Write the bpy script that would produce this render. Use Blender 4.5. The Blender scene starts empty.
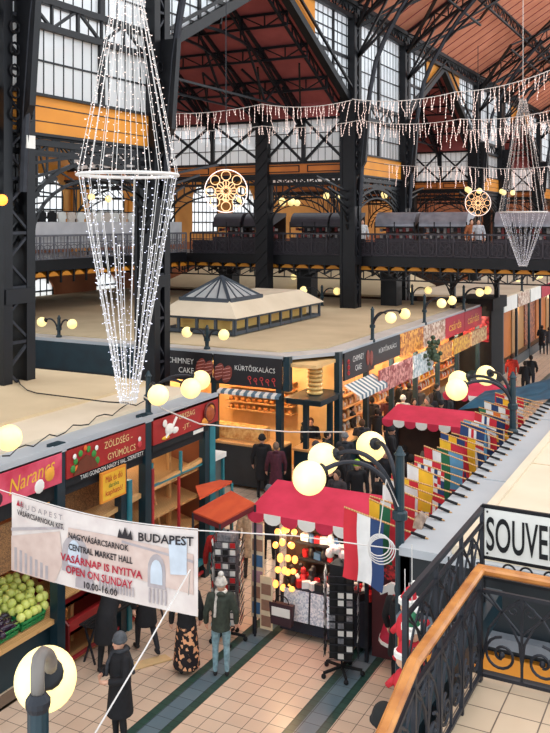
import bpy, bmesh, math, random
from mathutils import Vector, Matrix, Quaternion
RND = random.Random(11)
PI = math.pi
S = bpy.context.scene
COL = S.collection

# ------------------------------------------------------------------ camera, sky, light, exposure
TH = 0.48188
CT, ST = math.cos(TH), math.sin(TH)
CAMZ, FPX, HZ = 7.9, 866.0, 222.0
cam_d = bpy.data.cameras.new('camera'); cam = bpy.data.objects.new('camera', cam_d); COL.objects.link(cam)
cam.location = (0, 0, CAMZ); cam.rotation_euler = (PI/2, 0, TH)
cam_d.sensor_fit = 'VERTICAL'; cam_d.sensor_height = 24.0; cam_d.lens = 24.0*FPX/733.0
cam_d.shift_y = -(366.5-HZ)/733.0
cam_d.clip_start = 0.1; cam_d.clip_end = 500
S.camera = cam
S.view_settings.view_transform = 'Standard'; S.view_settings.look = 'None'
S.view_settings.gamma = 1.0; S.view_settings.exposure = 0.28
S.view_settings.use_curve_mapping = False

w = bpy.data.worlds.new('sky'); S.world = w; w.use_nodes = True
nt = w.node_tree; nt.nodes.clear()
o_ = nt.nodes.new('ShaderNodeOutputWorld'); b_ = nt.nodes.new('ShaderNodeBackground')
n_ = nt.nodes.new('ShaderNodeTexNoise'); n_.inputs['Scale'].default_value = 3.5; n_.inputs['Detail'].default_value = 5
r_ = nt.nodes.new('ShaderNodeValToRGB')
r_.color_ramp.elements[0].position = .35; r_.color_ramp.elements[0].color = (.62, .74, .82, 1)
r_.color_ramp.elements[1].position = .65; r_.color_ramp.elements[1].color = (.95, .97, 1, 1)
t_ = nt.nodes.new('ShaderNodeTexCoord')
nt.links.new(t_.outputs['Generated'], n_.inputs['Vector']); nt.links.new(n_.outputs['Fac'], r_.inputs['Fac'])
nt.links.new(r_.outputs['Color'], b_.inputs['Color']); nt.links.new(b_.outputs[0], o_.inputs[0])
b_.inputs['Strength'].default_value = 1.65

def area(name, loc, rot, sx, sy, power, col):
    l = bpy.data.lights.new(name, 'AREA'); l.shape = 'RECTANGLE'; l.size = sx; l.size_y = sy; l.energy = power; l.color = col
    o = bpy.data.objects.new(name, l); o.location = loc; o.rotation_euler = rot; COL.objects.link(o); return o
# added overhead fill that lifts the ambient light; no roof lantern is built
area('nave_fill_light', (-4, 24, 22.5), (0, 0, 0), 8, 44, 2800, (1.0, .95, .88))

# ------------------------------------------------------------------ mapping: photograph pixel -> place
def pD(u, v, D):
    lat = (u-275)/FPX*D
    return Vector((lat*CT-D*ST, lat*ST+D*CT, CAMZ-(v-HZ)/FPX*D))
def pz(u, v, Z): return pD(u, v, FPX*(CAMZ-Z)/(v-HZ))
def px(u, v, X):
    k = (u-275)/FPX; return pD(u, v, X/(k*CT-ST))
def py(u, v, Y):
    k = (u-275)/FPX; return pD(u, v, Y/(k*ST+CT))

# ------------------------------------------------------------------ materials
MC = {}
def lin(c): return tuple(((x/255.)/12.92 if x/255. <= .04045 else ((x/255.+.055)/1.055)**2.4) for x in c)
def M(name, c1, c2=None, sc=6, rough=.6, metal=0, bump=0, emis=0, alpha=1, kind='noise', trans=0, coat=0):
    if name in MC: return MC[name]
    m = bpy.data.materials.new(name); m.use_nodes = True; MC[name] = m
    t = m.node_tree; p = t.nodes['Principled BSDF']
    c1 = lin(c1); c2 = lin(c2) if c2 else tuple(min(1, x*.78) for x in c1)
    tc = t.nodes.new('ShaderNodeTexCoord')
    if kind == 'noise':
        n = t.nodes.new('ShaderNodeTexNoise'); n.inputs['Scale'].default_value = sc; n.inputs['Detail'].default_value = 6
    elif kind == 'wave':
        n = t.nodes.new('ShaderNodeTexWave'); n.inputs['Scale'].default_value = sc; n.inputs['Distortion'].default_value = 3; n.bands_direction = 'X'; n.inputs['Detail'].default_value = 3
    else:
        n = t.nodes.new('ShaderNodeTexVoronoi'); n.inputs['Scale'].default_value = sc
    t.links.new(tc.outputs['Object'], n.inputs['Vector'])
    r = t.nodes.new('ShaderNodeValToRGB')
    r.color_ramp.elements[0].position = .3; r.color_ramp.elements[1].position = .7
    r.color_ramp.elements[0].color = c2+(1,); r.color_ramp.elements[1].color = c1+(1,)
    t.links.new(n.outputs['Color' if kind == 'vor' else 'Fac'], r.inputs['Fac'])
    t.links.new(r.outputs['Color'], p.inputs['Base Color'])
    p.inputs['Roughness'].default_value = rough; p.inputs['Metallic'].default_value = metal
    if emis:
        t.links.new(r.outputs['Color'], p.inputs['Emission Color']); p.inputs['Emission Strength'].default_value = emis
    if bump:
        b = t.nodes.new('ShaderNodeBump'); b.inputs['Strength'].default_value = bump; b.inputs['Distance'].default_value = .02
        t.links.new(n.outputs['Fac' if kind != 'vor' else 'Distance'], b.inputs['Height']); t.links.new(b.outputs[0], p.inputs['Normal'])
    if coat: p.inputs['Coat Weight'].default_value = coat
    if alpha < 1:
        p.inputs['Alpha'].default_value = alpha
    return m

def tile_mat(name, c1, c2, mortar, size=.31, off=(0, 0), rough=.28):
    m = bpy.data.materials.new(name); m.use_nodes = True; MC[name] = m
    t = m.node_tree; p = t.nodes['Principled BSDF']
    tc = t.nodes.new('ShaderNodeTexCoord'); mp = t.nodes.new('ShaderNodeMapping'); mp.inputs['Location'].default_value = (off[0], off[1], 0)
    b = t.nodes.new('ShaderNodeTexBrick'); b.offset = 0; b.squash = 1
    b.inputs['Scale'].default_value = 1; b.inputs['Brick Width'].default_value = size; b.inputs['Row Height'].default_value = size
    b.inputs['Mortar Size'].default_value = .0065; b.inputs['Mortar Smooth'].default_value = .2
    b.inputs['Color1'].default_value = lin(c1)+(1,); b.inputs['Color2'].default_value = lin(c2)+(1,); b.inputs['Mortar'].default_value = lin(mortar)+(1,)
    n = t.nodes.new('ShaderNodeTexNoise'); n.inputs['Scale'].default_value = 1.2; n.inputs['Detail'].default_value = 5
    mx = t.nodes.new('ShaderNodeMix'); mx.data_type = 'RGBA'; mx.blend_type = 'MULTIPLY'; mx.inputs[0].default_value = .25
    t.links.new(tc.outputs['Object'], mp.inputs['Vector']); t.links.new(mp.outputs[0], b.inputs['Vector']); t.links.new(tc.outputs['Object'], n.inputs['Vector'])
    t.links.new(b.outputs['Color'], mx.inputs[6]); t.links.new(n.outputs['Fac'], mx.inputs[7]); t.links.new(mx.outputs[2], p.inputs['Base Color'])
    p.inputs['Roughness'].default_value = rough
    return m

def glass_mat():
    m = bpy.data.materials.new('window_glass'); m.use_nodes = True
    t = m.node_tree; t.nodes.clear()
    o = t.nodes.new('ShaderNodeOutputMaterial'); a = t.nodes.new('ShaderNodeBsdfTransparent'); g = t.nodes.new('ShaderNodeBsdfGlossy'); mx = t.nodes.new('ShaderNodeMixShader')
    # wired, slightly frosted roof-light glass: mostly scatters the daylight, lets a little straight through
    d = t.nodes.new('ShaderNodeBsdfTranslucent'); d.inputs['Color'].default_value = (1, 1, 1, 1); m2 = t.nodes.new('ShaderNodeMixShader'); m2.inputs[0].default_value = .88
    a.inputs['Color'].default_value = (.97, .98, 1, 1); g.inputs['Roughness'].default_value = .15; mx.inputs[0].default_value = .05
    t.links.new(a.outputs[0], m2.inputs[1]); t.links.new(d.outputs[0], m2.inputs[2])
    t.links.new(m2.outputs[0], mx.inputs[1]); t.links.new(g.outputs[0], mx.inputs[2]); t.links.new(mx.outputs[0], o.inputs[0])
    return m
GLASS = glass_mat()
IRON = M('dark_iron', (22, 23, 29), (15, 16, 20), 3, .45, .3)
IRON2 = M('worn_iron', (50, 52, 60), (34, 36, 43), 5, .5, .4)
TEAL = M('teal_paint', (18, 50, 60), (12, 36, 46), 2, .4)
TEALL = M('light_teal_paint', (45, 128, 140), (34, 104, 118), 3, .45)
CREAM = M('cream_roof_felt', (226, 210, 186), (205, 188, 162), .6, .85)
TAN = M('tan_roof_felt', (214, 192, 156), (192, 170, 136), .5, .9)
GREYB = M('grey_flashing', (180, 184, 188), (162, 168, 174), .8, .5)
ORANGE = M('ochre_panel_paint', (226, 148, 42), (208, 130, 36), .8, .6)
BROWNP = M('brown_orange_panel', (210, 122, 50), (184, 102, 42), 1, .6)
MAROON = M('maroon_boards', (166, 84, 82), (142, 68, 68), 1.2, .8)
SALMON = M('terracotta_ceiling_boards', (226, 150, 120), (208, 130, 100), 1.0, .8)
WHITE = M('white_paint', (238, 236, 230), (222, 220, 214), 2, .6)
BLACK = M('black_fabric', (22, 22, 26), (14, 14, 17), 8, .85)
WOOD = M('varnished_handrail', (206, 140, 74), (158, 94, 44), 5, .3)
WOODP = M('pale_wood', (206, 160, 104), (176, 128, 78), 9, .6, kind='wave')
RED = M('sign_red', (168, 40, 38), (148, 30, 30), 2, .5)
CANOPY = M('canopy_red', (206, 46, 78), (184, 34, 62), 2.5, .7)
GLOBE = M('lit_opal_globe', (255, 236, 172), (255, 226, 142), 3, .4, emis=.74)
WARM = M('warm_lamp', (255, 206, 130), (255, 190, 110), 3, .4, emis=9)
LED = M('white_led', (232, 234, 255), (214, 216, 244), 3, .4, emis=.95)
LEDW = M('warm_led', (255, 232, 222), (250, 216, 204), 3, .4, emis=.8)
WIRE = M('pale_wire', (225, 220, 216), None, 3, .6)
YEL = M('sign_yellow', (240, 190, 60), (226, 170, 44), 3, .5)
BRICKW = M('brown_plaster_wall', (168, 100, 64), (140, 80, 50), .8, .85)

# ------------------------------------------------------------------ mesh helper
class MB:
    def __init__(s): s.v = []; s.f = []; s.mi = []; s.slot = 0
    def _add(s, vs, fs):
        b = len(s.v); s.v += [tuple(x) for x in vs]
        for f in fs: s.f.append(tuple(b+i for i in f)); s.mi.append(s.slot)
        return s
    def mat(s, i): s.slot = i; return s
    def box(s, x0, x1, y0, y1, z0, z1):
        return s._add([(x0,y0,z0),(x1,y0,z0),(x1,y1,z0),(x0,y1,z0),(x0,y0,z1),(x1,y0,z1),(x1,y1,z1),(x0,y1,z1)],
            [(0,3,2,1),(4,5,6,7),(0,1,5,4),(1,2,6,5),(2,3,7,6),(3,0,4,7)])
    def cbox(s, c, d, rz=0):
        h = [x/2 for x in d]; cs, sn = math.cos(rz), math.sin(rz); vs = []
        for (a, b, e) in [(-1,-1,-1),(1,-1,-1),(1,1,-1),(-1,1,-1),(-1,-1,1),(1,-1,1),(1,1,1),(-1,1,1)]:
            x, y = a*h[0], b*h[1]; vs.append((c[0]+x*cs-y*sn, c[1]+x*sn+y*cs, c[2]+e*h[2]))
        return s._add(vs, [(0,3,2,1),(4,5,6,7),(0,1,5,4),(1,2,6,5),(2,3,7,6),(3,0,4,7)])
    def bar(s, a, b, w, h=None):
        h = h or w; a = Vector(a); b = Vector(b); d = (b-a)
        if d.length < 1e-6: return s
        d.normalize(); up = Vector((0,0,1)) if abs(d.z) < .95 else Vector((0,1,0))
        x = d.cross(up).normalized(); y = x.cross(d); vs = []
        for p in (a, b):
            for (i, j) in ((-1,-1),(1,-1),(1,1),(-1,1)): vs.append(p+x*(w/2*i)+y*(h/2*j))
        return s._add(vs, [(0,1,2,3)[::-1],(4,5,6,7),(0,1,5,4),(1,2,6,5),(2,3,7,6),(3,0,4,7)])
    def tube(s, pts, r, n=6, cap=True):
        pts = [Vector(p) for p in pts]; k = len(pts); rs = r if isinstance(r, (list, tuple)) else [r]*k
        vs = []; x = None
        for i, p in enumerate(pts):
            d = (pts[min(i+1, k-1)]-pts[max(i-1, 0)])
            if d.length < 1e-9: d = Vector((0,0,1))
            d.normalize()
            if x is None:
                up = Vector((0,0,1)) if abs(d.z) < .9 else Vector((1,0,0)); x = d.cross(up).normalized()
            else:
                x = (x-d*x.dot(d))
                x = x.normalized() if x.length > 1e-6 else d.orthogonal().normalized()
            y = d.cross(x)
            for j in range(n):
                a = 2*PI*j/n; vs.append(p+(x*math.cos(a)+y*math.sin(a))*rs[i])
        fs = []
        for i in range(k-1):
            for j in range(n): fs.append((i*n+j, i*n+(j+1)%n, (i+1)*n+(j+1)%n, (i+1)*n+j))
        if cap: fs.append(tuple(range(n))[::-1]); fs.append(tuple((k-1)*n+j for j in range(n)))
        return s._add(vs, fs)
    def ball(s, c, r, n=12, m=8, sc=(1,1,1), rot=None):
        vs = []; fs = []
        for i in range(m+1):
            t = PI*i/m
            for j in range(n):
                a = 2*PI*j/n; q = Vector((math.sin(t)*math.cos(a)*sc[0], math.sin(t)*math.sin(a)*sc[1], math.cos(t)*sc[2]))*r
                if rot: q = rot @ q
                vs.append(Vector(c)+q)
        for i in range(m):
            for j in range(n): fs.append((i*n+j, (i+1)*n+j, (i+1)*n+(j+1)%n, i*n+(j+1)%n))
        return s._add(vs, fs)
    def lathe(s, c, prof, n=16):
        vs = []; fs = []; k = len(prof)
        for (r, z) in prof:
            for j in range(n):
                a = 2*PI*j/n; vs.append((c[0]+r*math.cos(a), c[1]+r*math.sin(a), c[2]+z))
        for i in range(k-1):
            for j in range(n): fs.append((i*n+j, i*n+(j+1)%n, (i+1)*n+(j+1)%n, (i+1)*n+j))
        fs.append(tuple(range(n))[::-1]); fs.append(tuple((k-1)*n+j for j in range(n)))
        return s._add(vs, fs)
    def prism(s, poly, d):
        d = Vector(d); k = len(poly); vs = [Vector(p) for p in poly]+[Vector(p)+d for p in poly]
        fs = [tuple(range(k))[::-1], tuple(range(k, 2*k))]+[(i, (i+1)%k, k+(i+1)%k, k+i) for i in range(k)]
        return s._add(vs, fs)
    def quad(s, *p): return s._add(p, [tuple(range(len(p)))])
    def ring(s, c, r, xd, zd, t, n=14, a0=0, a1=2*PI):
        c = Vector(c); xd = Vector(xd); zd = Vector(zd)
        s.tube([c+xd*(r*math.cos(a0+(a1-a0)*i/n))+zd*(r*math.sin(a0+(a1-a0)*i/n)) for i in range(n+1)], t, 5); return s
    def mesh(s, name, mats, smooth=False):
        me = bpy.data.meshes.new(name); me.from_pydata(s.v, [], s.f)
        for m in (mats if isinstance(mats, (list, tuple)) else [mats]): me.materials.append(m)
        me.polygons.foreach_set('material_index', s.mi)
        if smooth: me.polygons.foreach_set('use_smooth', [True]*len(s.f))
        me.update(); return me
    def build(s, name, mats, parent=None, smooth=False, loc=None):
        if parent is not None and loc is None and parent.type == 'EMPTY':
            L = Vector(parent.location)
            if L.length and not parent.get('_local'): s.v = [tuple(Vector(q)-L) for q in s.v]
        if loc is not None: s.v = [tuple(Vector(q)-Vector(loc)) for q in s.v]
        if parent is not None and parent.type != 'EMPTY' and loc is None:
            pl = Vector(parent.location)
            if parent.parent is not None: pl = pl+Vector(parent.parent.location)
            if pl.length and not (parent.parent and parent.parent.get('_local')): s.v = [tuple(Vector(q)-pl) for q in s.v]
        o = bpy.data.objects.new(name, s.mesh(name, mats, smooth)); COL.objects.link(o)
        if parent is not None: o.parent = parent
        if loc is not None: o.location = loc
        return o

def tag(o, label, cat, group=None, kind=None):
    o['label'] = label; o['category'] = cat
    if group: o['group'] = group
    if kind: o['kind'] = kind
    return o
def thing(name, label, cat, loc=(0,0,0), rz=0, group=None, local=False):
    o = bpy.data.objects.new(name, None); COL.objects.link(o); o.location = loc; o.rotation_euler = (0,0,rz)
    o.empty_display_size = .1
    if local: o['_local'] = 1
    return tag(o, label, cat, group)
def struct(name, mb, mats, smooth=False):
    o = mb.build(name, mats, smooth=smooth); o['kind'] = 'structure'; return o
def copy_thing(o, loc, rz=None, label=None, parent=None, group=None):
    c = o.copy(); COL.objects.link(c); c.parent = parent
    if loc is not None: c.location = loc
    if rz is not None: c.rotation_euler = (0,0,rz)
    if label: c['label'] = label
    if group: c['group'] = group
    for ch in list(o.children): copy_thing(ch, None, None, None, c)
    return c
def lettering(txt, org, xd, zd, wd, ht, mat, parent, name='lettering', off=.006, bold=0):
    """text as a mesh that fills the box wd x ht at org (lower corner), lying in the plane of xd and zd"""
    cu = bpy.data.curves.new('text', 'FONT'); cu.body = txt; cu.size = 1; cu.resolution_u = 5 if bold else 2; cu.offset = bold
    ob = bpy.data.objects.new('text', cu); COL.objects.link(ob)
    dg = bpy.context.evaluated_depsgraph_get(); me = bpy.data.meshes.new_from_object(ob.evaluated_get(dg))
    bpy.data.objects.remove(ob); bpy.data.curves.remove(cu)
    xs = [v.co.x for v in me.vertices]; ys = [v.co.y for v in me.vertices]
    if not xs: return None
    x0, x1, y0, y1 = min(xs), max(xs), min(ys), max(ys)
    org = Vector(org); xd = Vector(xd).normalized(); zd = Vector(zd).normalized(); nn = xd.cross(zd)
    mb = MB()
    L = Vector((0,0,0)); p = parent
    while p is not None: L = L+Vector(p.location); p = p.parent
    for f in me.polygons:
        vs = [org+xd*((me.vertices[i].co.x-x0)/(x1-x0)*wd)+zd*((me.vertices[i].co.y-y0)/(y1-y0)*ht)+nn*off-L for i in f.vertices]
        mb._add(vs, [tuple(range(len(vs)))])
    bpy.data.meshes.remove(me)
    o = bpy.data.objects.new(name, mb.mesh(name, mat)); COL.objects.link(o); o.parent = parent
    return o
def lattice(mb, a, b, h, n, t=.05, up=(0,0,1), x=False, chord=.09):
    """a flat lattice girder from a to b with depth h along up"""
    a = Vector(a); b = Vector(b); u = Vector(up)*h
    mb.bar(a, b, chord); mb.bar(a+u, b+u, chord)
    for i in range(n):
        p = a.lerp(b, i/n); q = a.lerp(b, (i+1)/n)
        if x: mb.bar(p, q+u, t); mb.bar(p+u, q, t)
        elif i % 2: mb.bar(p, q+u, t)
        else: mb.bar(p+u, q, t)
        mb.bar(p, p+u, t)
    mb.bar(b, b+u, t)

def each(name, mats, parent, boxes):
    for bx in boxes: MB().box(*bx).build(name, mats, parent)
# ------------------------------------------------------------------ floor
F1 = tile_mat('floor_cream_tile', (232, 206, 182), (222, 194, 170), (96, 78, 66), .31, (7.65, .05))
F2 = tile_mat('floor_green_tile', (58, 88, 78), (50, 78, 70), (34, 48, 46), .155, (7.65, .05))
F3 = tile_mat('floor_slate_tile', (112, 132, 142), (98, 120, 132), (52, 62, 68), .31, (7.8, .05))
fl = MB()
def strip(x0, x1, m): fl.mat(m)._add([(x0,0,0),(x1,0,0),(x1,100,0),(x0,100,0)], [(0,1,2,3)])
for a, b, m in [(-60,-8.275,0),(-8.275,-8.12,1),(-8.12,-7.81,2),(-7.81,-7.65,1),(-7.65,-6.12,0),(-6.12,-5.965,1),(-5.965,-5.655,2),(-5.655,-5.5,1),(-5.5,30,0)]: strip(a, b, m)
struct('floor', fl, [F1, F2, F3])

# ------------------------------------------------------------------ nave clerestory wall (plane X = -15)
XN = -15.0; ZP = 17.1; ZS = 13.3; PER = 21.4
wn = [0]
def window(org, ud, wd, ht, nv, nh, bar=.035, mull=(), mt=.14, poly=None):
    """glazing in a vertical plane: thin bars, thicker mullions at given fractions, pane as child"""
    wn[0] += 1
    org = Vector(org); ud = Vector(ud); mb = MB()
    P = lambda a, b: org+ud*a+Vector((0,0,b))
    for i in range(nv+1): mb.bar(P(wd*i/nv, 0), P(wd*i/nv, ht), bar if i % 1 == 0 else .1)
    for j in range(nh+1): mb.bar(P(0, ht*j/nh), P(wd, ht*j/nh), bar*1.6)
    for f in mull: mb.bar(P(wd*f, 0), P(wd*f, ht), mt)
    mb.bar(P(0,0), P(wd,0), .12); mb.bar(P(0,ht), P(wd,ht), .12); mb.bar(P(0,0), P(0,ht), .12); mb.bar(P(wd,0), P(wd,ht), .12)
    f = struct('window_%d' % wn[0], mb, IRON)
    g = MB().quad(P(0,0), P(wd,0), P(wd,ht), P(0,ht)).build('pane', GLASS, f)
    return f
def tri_window(y0, z0, y1, z1, top):
    """glazing between the sloping verge and the wall plate: bars clipped on the verge line"""
    wn[0] += 1; mb = MB(); zf = lambda y: z0+(z1-z0)*(y-y0)/(y1-y0)
    n = 8
    for i in range(n+1):
        y = y0+(y1-y0)*i/n; mb.bar((XN,y,zf(y)), (XN,y,top), .14 if i in (0,4,8) else .035)
    for j in range(1, 8):
        z = min(z0,z1)+(top-min(z0,z1))*j/8
        ya = y0+(z-z0)/(z1-z0)*(y1-y0)
        ye = y1 if z1 < z0 else y0
        if (z1 < z0 and ya < y1) or (z1 > z0 and ya > y0): mb.bar((XN,ya,z), (XN,ye,z), .13 if j == 4 else .05)
        
    f = struct('window_%d' % wn[0], mb, IRON)
    MB().quad((XN,y0,z0),(XN,y1,z1),(XN,y1,top),(XN,y0,top)).build('pane', GLASS, f)
tn = [0]
def trim(mb, mats):
    tn[0] += 1; return struct('trim_%d' % tn[0], mb, mats)
def panel(ya, yb, thin=9):
    window((XN, ya, 11.0), (0,1,0), yb-ya, 1.75, thin*2, 2, .03, (.5,), .2)
    window((XN, ya, 13.35), (0,1,0), yb-ya, ZP-13.35, thin*2, 5, .03, (.5,), .2)
    b = MB(); lattice(b, (XN+.05,ya,12.72), (XN+.05,yb,12.72), .66, 6, .07, chord=.16); trim(b, IRON)
    window((XN-.1, ya, 12.7), (0,1,0), yb-ya, .66, thin*2, 1, .03)
    o = MB(); o.box(XN-.15,XN+.1,ya,yb,10.05,11.0); o.mat(1); o.box(XN+.1,XN+.115,ya,yb,10.72,10.745); o.box(XN+.1,XN+.115,ya,yb,10.36,10.38); o.box(XN+.1,XN+.2,ya,yb,10.97,11.04); o.box(XN+.1,XN+.2,ya,yb,10.0,10.07)
    trim(o, [ORANGE, IRON])
def arch(ya, yb, x=XN, z0=7.6, zt=9.85, along='y', c=None, ret=None, t=.1):
    """arched lattice spandrel: chord on top, arc below, radial struts and rings"""
    b = ret or MB(); n = 16; mid = (ya+yb)/2; hw = (yb-ya)/2
    V = (lambda a, z: (x, a, z)) if along == 'y' else (lambda a, z: (a, x, z))
    arc = [V(mid+hw*math.cos(PI*i/n), z0+(zt-.35-z0)*math.sin(PI*i/n)) for i in range(n+1)]
    arc2 = [V(mid+hw*.88*math.cos(PI*i/n), z0+(zt-.75-z0)*math.sin(PI*i/n)-.05) for i in range(n+1)]
    for i in range(n):
        b.bar(arc[i], arc[i+1], t); b.bar(arc2[i], arc2[i+1], t*.7); b.bar(arc2[i], arc[i+1], t*.4)
        p = Vector(arc[i]); b.bar(p, (p.x, p.y, zt), t*.5)
        if i % 2 == 0: b.bar(arc[i], Vector(V(mid+hw*math.cos(PI*(i+1)/n)*1.0, zt)), t*.4)
    b.bar(V(ya, zt), V(yb, zt), t*1.6); b.bar(V(ya, zt-.3), V(yb, zt-.3), t*.6)
    return b
cols = [15.15, 20.9, 36.0, 42.8, 57.4, 64.2, 78.8]
for ya, yb in ((9.2, 15.6), (15.6, 21.4), (36.0, 42.8), (57.4, 64.2), (78.8, 90)):
    panel(ya, yb, 8)
    b = MB(); arch(ya, yb, ret=b); lattice(b, (XN,ya,9.62), (XN,yb,9.62), .38, 10, .05); trim(b, IRON)
for k in range(3):
    y0 = 21.4+PER*k; y1 = y0+14.6; ym = (y0+y1)/2
    # verge beams, orange spandrels, triangular glazing
    b = MB()
    for (ya, yb) in ((y0, ym), (y1, ym)):
        b.bar((XN,ya,ZS-.1), (XN,yb,ZP-.1), .34, .3)
        b.bar((XN+.25,ya,ZS+.35), (XN+.25,yb,ZP+.35), .1)
        lattice(b, (XN-.5,ya,ZS-.5), (XN-.5,yb,ZP-.5), .5, 9, .05)
    trim(b, IRON)
    o = MB()
    for sgn in (-1, 1):
        yo = ym+sgn*3.3; zo = ZP-(ZP-ZS)*3.3/7.3
        o.prism([(XN-.1,ym,ZP),(XN-.1,yo,zo),(XN-.1,yo,ZP)], (.2,0,0))
        if sgn > 0: tri_window(yo, zo, y1, ZS, ZP)
        else: tri_window(y0, ZS, yo, zo, ZP)
    trim(o, ORANGE)
# wall plate and eaves lattice along the nave
b = MB(); lattice(b, (XN+.2,8,ZP-.1), (XN+.2,92,ZP-.1), .55, 120, .06, chord=.2); b.box(XN-.2,XN+.4,8,92,ZP+.4,ZP+.6); trim(b, IRON)

# nave roof: boards on the slope above the wall plate
def zr(x): return 17.6+.62*(x-XN)
b = MB(); b.prism([(XN-.6,6,zr(XN-.6)),(1.5,6,zr(1.5)),(1.5,6,zr(1.5)+.2),(XN-.6,6,zr(XN-.6)+.2)], (0,88,0)); struct('ceiling', b, SALMON)
b = MB()
for i in range(70): # board joints running up the slope
    y = 8+i*1.2
    b.bar((XN-.5,y,zr(XN-.5)-.02), (1.4,y,zr(1.4)-.02), .035)
trim(b, MAROON)
for x in (-11.2, -6.6, -2.0):
    b = MB(); lattice(b, (x,8,zr(x)-.75), (x,92,zr(x)-.75), .62, 90, .05, chord=.11); trim(b, IRON)
def rafters(y):
    b = MB()
    lattice(b, (XN+.3,y,zr(XN+.3)-.9), (1.4,y,zr(1.4)-.9), .75, 22, .06, chord=.14)
    # struts fanning up from the column head
    for x, zz in ((-13.2,.9),(-11.8,.9),(-8.6,.9)): b.bar((XN+.3,y,15.2), (x,y,zr(x)-zz), .1)
    for s in (-1, 1):
        b.bar((XN+.3,y,16.6), (-11.8,y+s*3.5,zr(-11.8)-.8), .13); b.bar((-11.8,y+s*3.5,zr(-11.8)-.8), (-8.6,y,zr(-8.6)-.8), .1)
        b.bar((XN+.3,y,16.6), (-8.6,y+s*3.6,zr(-8.6)-.8), .1); b.bar((-8.6,y+s*3.6,zr(-8.6)-.8), (-5.4,y,zr(-5.4)-.8), .08)
    b.bar((-11.8,y-3.6,zr(-11.8)-1.1), (-11.8,y+3.6,zr(-11.8)-1.1), .1)
    # long curved bracket of grey tube from the column to the roof
    pts = [(XN+.45,y,8.6),(XN+.55,y,10.5),(XN+.75,y,12.6),(XN+.95,y,13.8),(XN+1.2,y,15.0),(XN+1.6,y,15.9),(XN+2.3,y,17.1),(XN+3.1,y,18.2),(XN+4.4,y,19.6)]
    trim(b, IRON)
    trim(MB().tube(pts, .11, 8), IRON2)
for y in (15.15, 20.9, 36.0, 42.8, 57.4, 64.2, 78.8): rafters(y)
# end wall of the nave, far off
b = MB(); b.box(-32,-15,90,90.4,0,13.4); struct('wall_aisle_end', b, BRICKW)
b = MB(); b.box(-15,2,92,92.4,0,11); b.box(-15,2,92,92.4,16,28)
for x in (-15,-11.5,-8,-4.5,-1): b.box(x,x+1.2,92,92.4,11,16)
struct('wall_far', b, ORANGE)
wx = [(-13.8,-11.5),(-10.3,-8),(-6.8,-4.5),(-3.3,-1)]
for a, c in wx: window((a, 92.2, 11), (1,0,0), c-a, 5, 5, 5)

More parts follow.
